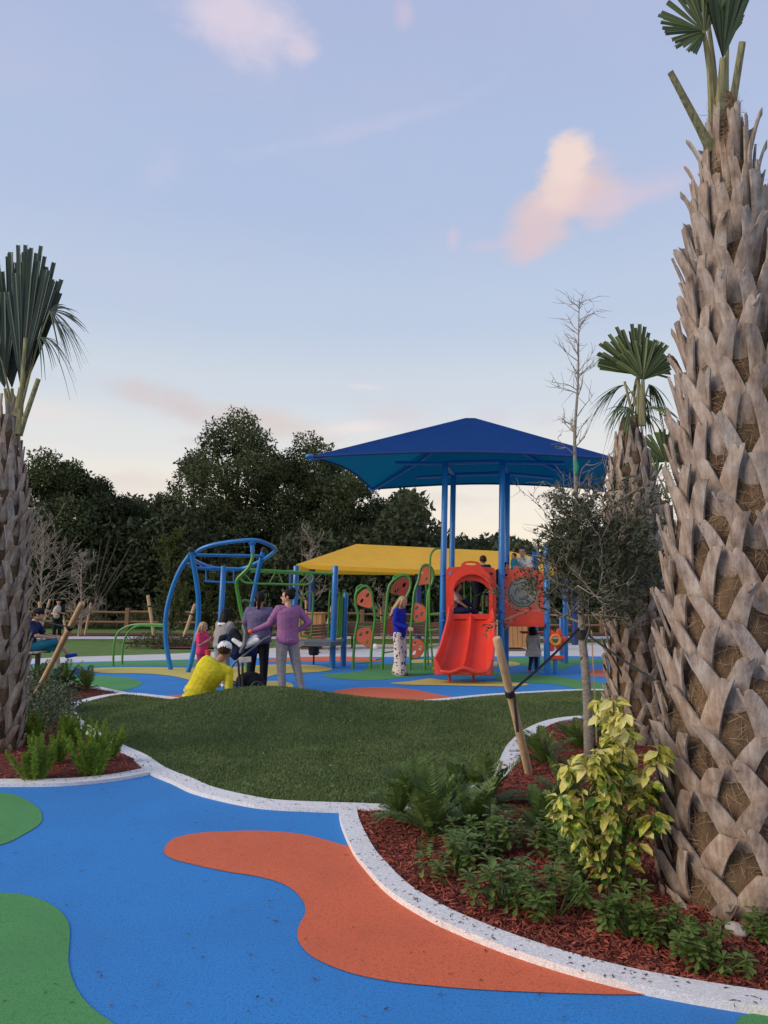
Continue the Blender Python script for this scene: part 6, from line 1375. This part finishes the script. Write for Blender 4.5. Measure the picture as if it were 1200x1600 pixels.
# 5 girl in grey hoodie
def ex5(root, j, hp, R_, hr, H):
    mb = MB(); mb.ball(j['neck']+Vector((0, .05, -.03))*H, (.07*H, .035*H, .03*H)); remesh(mb, 'hood', m_white, root, .01, 3)
person('girl with long dark hair in a grey and white hoodie, leaning toward the stroller', gxy(345, 1074), math.radians(150), 1.42,
    dict(head=(.0, -.06, .89), neck=(0, -.03, .80), chest=(0, -.03, .70), sl=(.10, -.03, .765), sr=(-.10, -.03, .765), wl=(.10, -.2, .62), wr=(-.08, -.2, .62), el=(.13, -.08, .62), er=(-.13, -.08, .62)),
    (m_grycl, 'long'), (m_grycl, 'long'), m_white, m_hblk, m_skin2, ex5, build=1.15, hairstyle='long')
# 6 blonde woman
def ex6(root, j, hp, R_, hr, H):
    mb = MB(); c = j['el']+Vector((.02, .03, -.03))*H; mb.ball(c, (.055*H, .085*H, .035*H), 14, 8, Matrix.Rotation(.4, 3, 'X')); remesh(mb, 'handbag', m_brn, root, .01, 3)
person('blonde woman in cobalt cardigan and pale floral trousers beside the climbing arches', gxy(624, 1055), math.radians(62), 1.64,
    dict(head=(0, -.045, .92), el=(.125, .03, .655), wl=(.09, -.10, .575), er=(-.125, .0, .65), wr=(-.08, -.15, .60), al=(.055, .05, .048), ar=(-.055, -.05, .048)), (m_cobalt, 'long'), (m_flor, 'wide'), m_brn, m_hbld, m_skin, ex6, build=.98, hairstyle='long', head_pitch=.35)
DK = 1.235
# 7 girl sitting at the slide top
gx = P(710, 960, 16.35).x
person('girl in a pale pink T-shirt and navy leggings sitting at the top of the slide', (gx, 16.45), math.radians(72), 1.42,
    dict(pelvis=(0, .02, .065), waist=(0, .02, .15), chest=(0, -.0, .26), neck=(0, -.02, .355), head=(0, -.06, .445), sl=(.10, -.01, .33), sr=(-.10, -.01, .33), el=(.12, -.10, .21), er=(-.12, -.10, .21), wl=(.06, -.22, .12), wr=(-.06, -.22, .12),
         hl=(.05, 0, .06), hr=(-.05, 0, .06), kl=(.06, -.19, .22), kr=(-.06, -.24, .08), al=(.06, -.30, .04), ar=(.03, -.36, .04)), (m_lpink, 'short'), (m_navy, 'long'), m_sock, m_hbrn, m_skin, build=1.05, zbase=DK, hairstyle='long', head_pitch=.35)
# 8 adult bending in dark grey behind the slide opening
person('adult in dark grey bending over inside the play tower, framed by the slide hood', (P(752, 960, 17.2).x, 17.2), math.radians(100), 1.62,
    dict(pelvis=(0, .10, .50), waist=(0, .03, .56), chest=(0, -.10, .60), neck=(0, -.20, .60), head=(0, -.28, .58), sl=(.10, -.17, .60), sr=(-.10, -.17, .60), el=(.12, -.18, .45), er=(-.12, -.18, .45), wl=(.08, -.24, .32), wr=(-.08, -.24, .32), hl=(.05, .10, .49), hr=(-.05, .10, .49), kl=(.055, .04, .28), kr=(-.055, .06, .28), al=(.06, .08, .05), ar=(-.06, .1, .05)),
    (cloth('charcoal_cloth', (.05, .048, .046)), 'long'), (m_blk, 'long'), m_white, m_hblk, m_skin2, zbase=DK, hairstyle='short')
# 9..12 heads above the panels
person('boy with short brown hair and dark blue shirt, seen above the slide hood', (P(755, 890, 17.3).x, 17.3), math.radians(175), 1.24, None, (m_navy, 'short'), (m_blk, 'knee'), m_blk, m_hbrn, m_skin, build=1.1, zbase=DK+.12)
person('dark-haired child in black peeking over the round window panel', (P(789, 890, 16.9).x, 16.9), math.radians(60), 1.18, None, (m_blk, 'short'), (m_navy, 'long'), m_blk, m_hblk, m_skin2, build=1.1, zbase=DK, hairstyle='bob')
mx_, my_ = P(817, 880, 17.5).x, 17.5
person('man in a white polo shirt holding a toddler on the raised deck', (mx_, my_), math.radians(-35), 1.60, dict(el=(.14, -.05, .66), er=(-.14, -.04, .66), wl=(.02, -.18, .68), wr=(-.10, -.20, .66)), (m_white, 'short'), (m_navy, 'long'), m_blk, m_hbrn, m_skin, build=1.1, zbase=DK, head_turn=.1)
person('toddler in a teal and navy top carried by the man in the white polo', (mx_-.24, my_-.18), math.radians(-70), .80, dict(hl=(.06, 0, .5), kl=(.09, -.13, .42), kr=(-.09, -.13, .42), al=(.09, -.16, .24), ar=(-.09, -.16, .24)), (m_teal, 'short'), (m_navy, 'long'), m_white, m_hbrn, m_skin, build=1.2, zbase=DK+.62, cat='toddler')
# 13 toddler girl under the tower
def ex13(root, j, hp, R_, hr, H):
    mb = MB(); mb.tube([j['waist']+Vector((0, 0, .02)), j['pelvis'], j['pelvis']-Vector((0, 0, .10))*H, j['pelvis']-Vector((0, 0, .16))*H], [(.10*H, .08*H), (.13*H, .11*H), (.18*H, .15*H), (.185*H, .155*H)], 20, cap=False); mb.build('skirt', m_lgrey, root, origin=(0, 0, 0))
person('toddler girl in a pale grey dress and pink boots under the tower', gxy(834, 1051), math.radians(160), .98, dict(al=(.09, .03, .048), ar=(-.05, -.05, .048)), (m_lgrey, 'short'), (m_navy, 'long'), m_pink, m_hblk, m_skin, ex13, build=1.2, hairstyle='bob', cat='toddler')
# 14 man on bench
bx0, by0 = G(56, 1053).x, G(56, 1053).y
def ex14(root, j, hp, R_, hr, H):
    mb = MB(); mb.ball(hp(0, .1, .40), (hr*.99, hr*1.08, hr*.85), 18, 12, R_); o = remesh(mb, 'cap', m_blk, root, .008, 2); bm = bmesh.new(); bm.from_mesh(o.data); Ri = R_.inverted()
    bmesh.ops.delete(bm, geom=[v for v in bm.verts if (Ri @ (v.co-j['head']))[2]/hr < .05], context='VERTS'); bm.to_mesh(o.data); bm.free()
    mb = MB(); mb.tube([hp(-.55, -.9, .2), hp(0, -1.2, .22), hp(.55, -.9, .2)], [(hr*.05, hr*.3), (hr*.06, hr*.7), (hr*.05, hr*.3)], 10, side=R_ @ Vector((0, 0, 1))); mb.build('visor', m_blk, o, origin=(0, 0, 0))
    mb = MB(); c = hp(.80, -.3, .6); mb.box(c, (.012, .07, .07), R_ @ Matrix.Rotation(.6, 3, 'X')); mb.build('badge', m_white, o, origin=(0, 0, 0))
person('seated man in navy T-shirt and teal shorts, legs crossed on the left bench', (bx0-.12, by0+.12), math.radians(98), 1.76,
    dict(pelvis=(0, .05, .30), waist=(0, .07, .39), chest=(0, .06, .50), neck=(0, .02, .60), head=(0, -.03, .685), sl=(.11, .03, .575), sr=(-.11, .03, .575), el=(.15, -.06, .44), er=(-.15, -.06, .44), wl=(.06, -.21, .42), wr=(-.05, -.22, .41),
         hl=(.055, .03, .285), hr=(-.055, .03, .285), kl=(.055, -.23, .30), kr=(-.02, -.25, .385), al=(.06, -.27, .055), ar=(.10, -.36, .21), tr=(.11, -.44, .20)), (m_navy, 'short'), (m_teal, 'knee'), m_shoeb, m_hbrn, m_skin, ex14, build=1.15)
# 15 woman with bundle
def ex15(root, j, hp, R_, hr, H):
    mb = MB(); c = j['chest']+Vector((-.03, -.12, -.03))*H; mb.ball(c, (.09*H, .06*H, .14*H), 14, 10, Matrix.Rotation(.25, 3, 'Y')); mb.ball(c+Vector((.0, -.01, -.12))*H, (.07*H, .05*H, .07*H)); remesh(mb, 'bundle', m_lgrey, root, .012, 4)
    mb = MB(); mb.ball(hp(0, .05, .45), (hr*1.0, hr*1.08, hr*.8)); mb.build('cap', m_blk, root, origin=(0, 0, 0))
person('far person in black wearing a dark cap and holding a pale grey bundle', (P(89, 985, 29).x, 29.0), math.radians(25), 1.62, dict(wl=(.03, -.19, .66), wr=(-.06, -.19, .62), el=(.13, -.07, .63), er=(-.13, -.07, .63)), (m_blk, 'short'), (m_blk, 'long'), m_lpink, m_hblk, m_skin, ex15, build=1.1)
# ---- stroller
sxy = gxy(392, 1083); st = thing('stroller', 'black stroller with navy hood, grey diagonal handle frame and white blankets', 'stroller', (sxy[0], sxy[1], 0)); SY_ = sxy[1]-.15
def sp_(px, py, dy=0): return P(px, py, SY_+dy)
m_gframe = mat('stroller_frame', (.10, .105, .11), .45, .1)
for dy in (-.22, .22):
    mb = MB(); mb.tube([sp_(423, 994, dy), sp_(412, 999, dy), sp_(400, 1009, dy), sp_(366, 1036, dy), sp_(352, 1058, dy)], .019, 10); mb.build('frame_rail', m_gframe, st)
    mb = MB(); mb.tube([sp_(372, 1030, dy), sp_(374, 1062, dy), sp_(376, 1078, dy)], .018, 8); mb.tube([sp_(379, 1036, dy), sp_(379, 1074, dy)], .02, 8); mb.build('frame_leg', m_cap, st)
mb = MB(); mb.tube([sp_(423, 994, -.22), sp_(425, 993, 0), sp_(423, 994, .22)], .02, 10); mb.build('handle', m_cap, st)
for px, dy, r_ in ((402, -.25, .12), (402, .25, .12), (362, -.2, .1), (362, .2, .1)):
    c = sp_(px, 1076, dy); c.z = r_; mb = MB(); mb.tube([(c.x+r_*.86*math.cos(a), c.y, c.z+r_*.86*math.sin(a)) for a in np.linspace(0, 2*math.pi, 25)[:-1]], r_*.14, 8, closed=True); w_ = mb.build('wheel', m_cap, st)
    mb = MB(); mb.tube([(c.x, c.y-.02, c.z), (c.x, c.y+.02, c.z)], r_*.3, 12)
    for k in range(5): a = k*1.2566; mb.tube([(c.x, c.y, c.z), (c.x+r_*.8*math.cos(a), c.y, c.z+r_*.8*math.sin(a))], r_*.06, 6)
    mb.build('rim', m_gframe, w_)
mb = MB(); c = sp_(391, 1064); mb.ball(c, (.24, .2, .15)); mb.ball(c+Vector((.05, 0, -.05)), (.22, .19, .13)); remesh(mb, 'storage_basket', m_blk, st, .012, 3, world=True)
mb = MB(); cap(mb, sp_(352, 1005), sp_(372, 1016), .12, .17); cap(mb, sp_(372, 1016), sp_(392, 1016), .16, .12); mb.ball(sp_(358, 1002), (.19, .2, .13)); remesh(mb, 'seat_hood', m_navy, st, .012, 3, world=True)
mb = MB(); cap(mb, sp_(366, 989, -.1), sp_(376, 1002, -.15), .085, .06); mb.ball(sp_(350, 997, -.1), (.09, .1, .06)); remesh(mb, 'dark_jacket', m_blk, st, .012, 3, world=True)
mb = MB(); cap(mb, sp_(365, 1000, -.22), sp_(377, 1008, -.24), .035, .045); cap(mb, sp_(384, 1008, -.22), sp_(402, 1001, -.2), .06, .045); cap(mb, sp_(386, 1004, -.18), sp_(399, 996, -.15), .04, .05); remesh(mb, 'blanket', m_white, st, .010, 3, world=True)
mb = MB(); mb.tube([sp_(381, 980, -.05), sp_(385, 993, -.12), sp_(383, 1008, -.18), sp_(377, 1018, -.15)], [(.04, .12), (.05, .15), (.05, .14), (.04, .1)], 12); mb.build('canopy_hoop', m_gframe, st)
mb = MB(); mb.box(sp_(383, 1031, -.27), (.20, .02, .09), Matrix.Rotation(-.1, 3, 'Y'), bev=.008); mb.build('tray', m_lgrey, st)
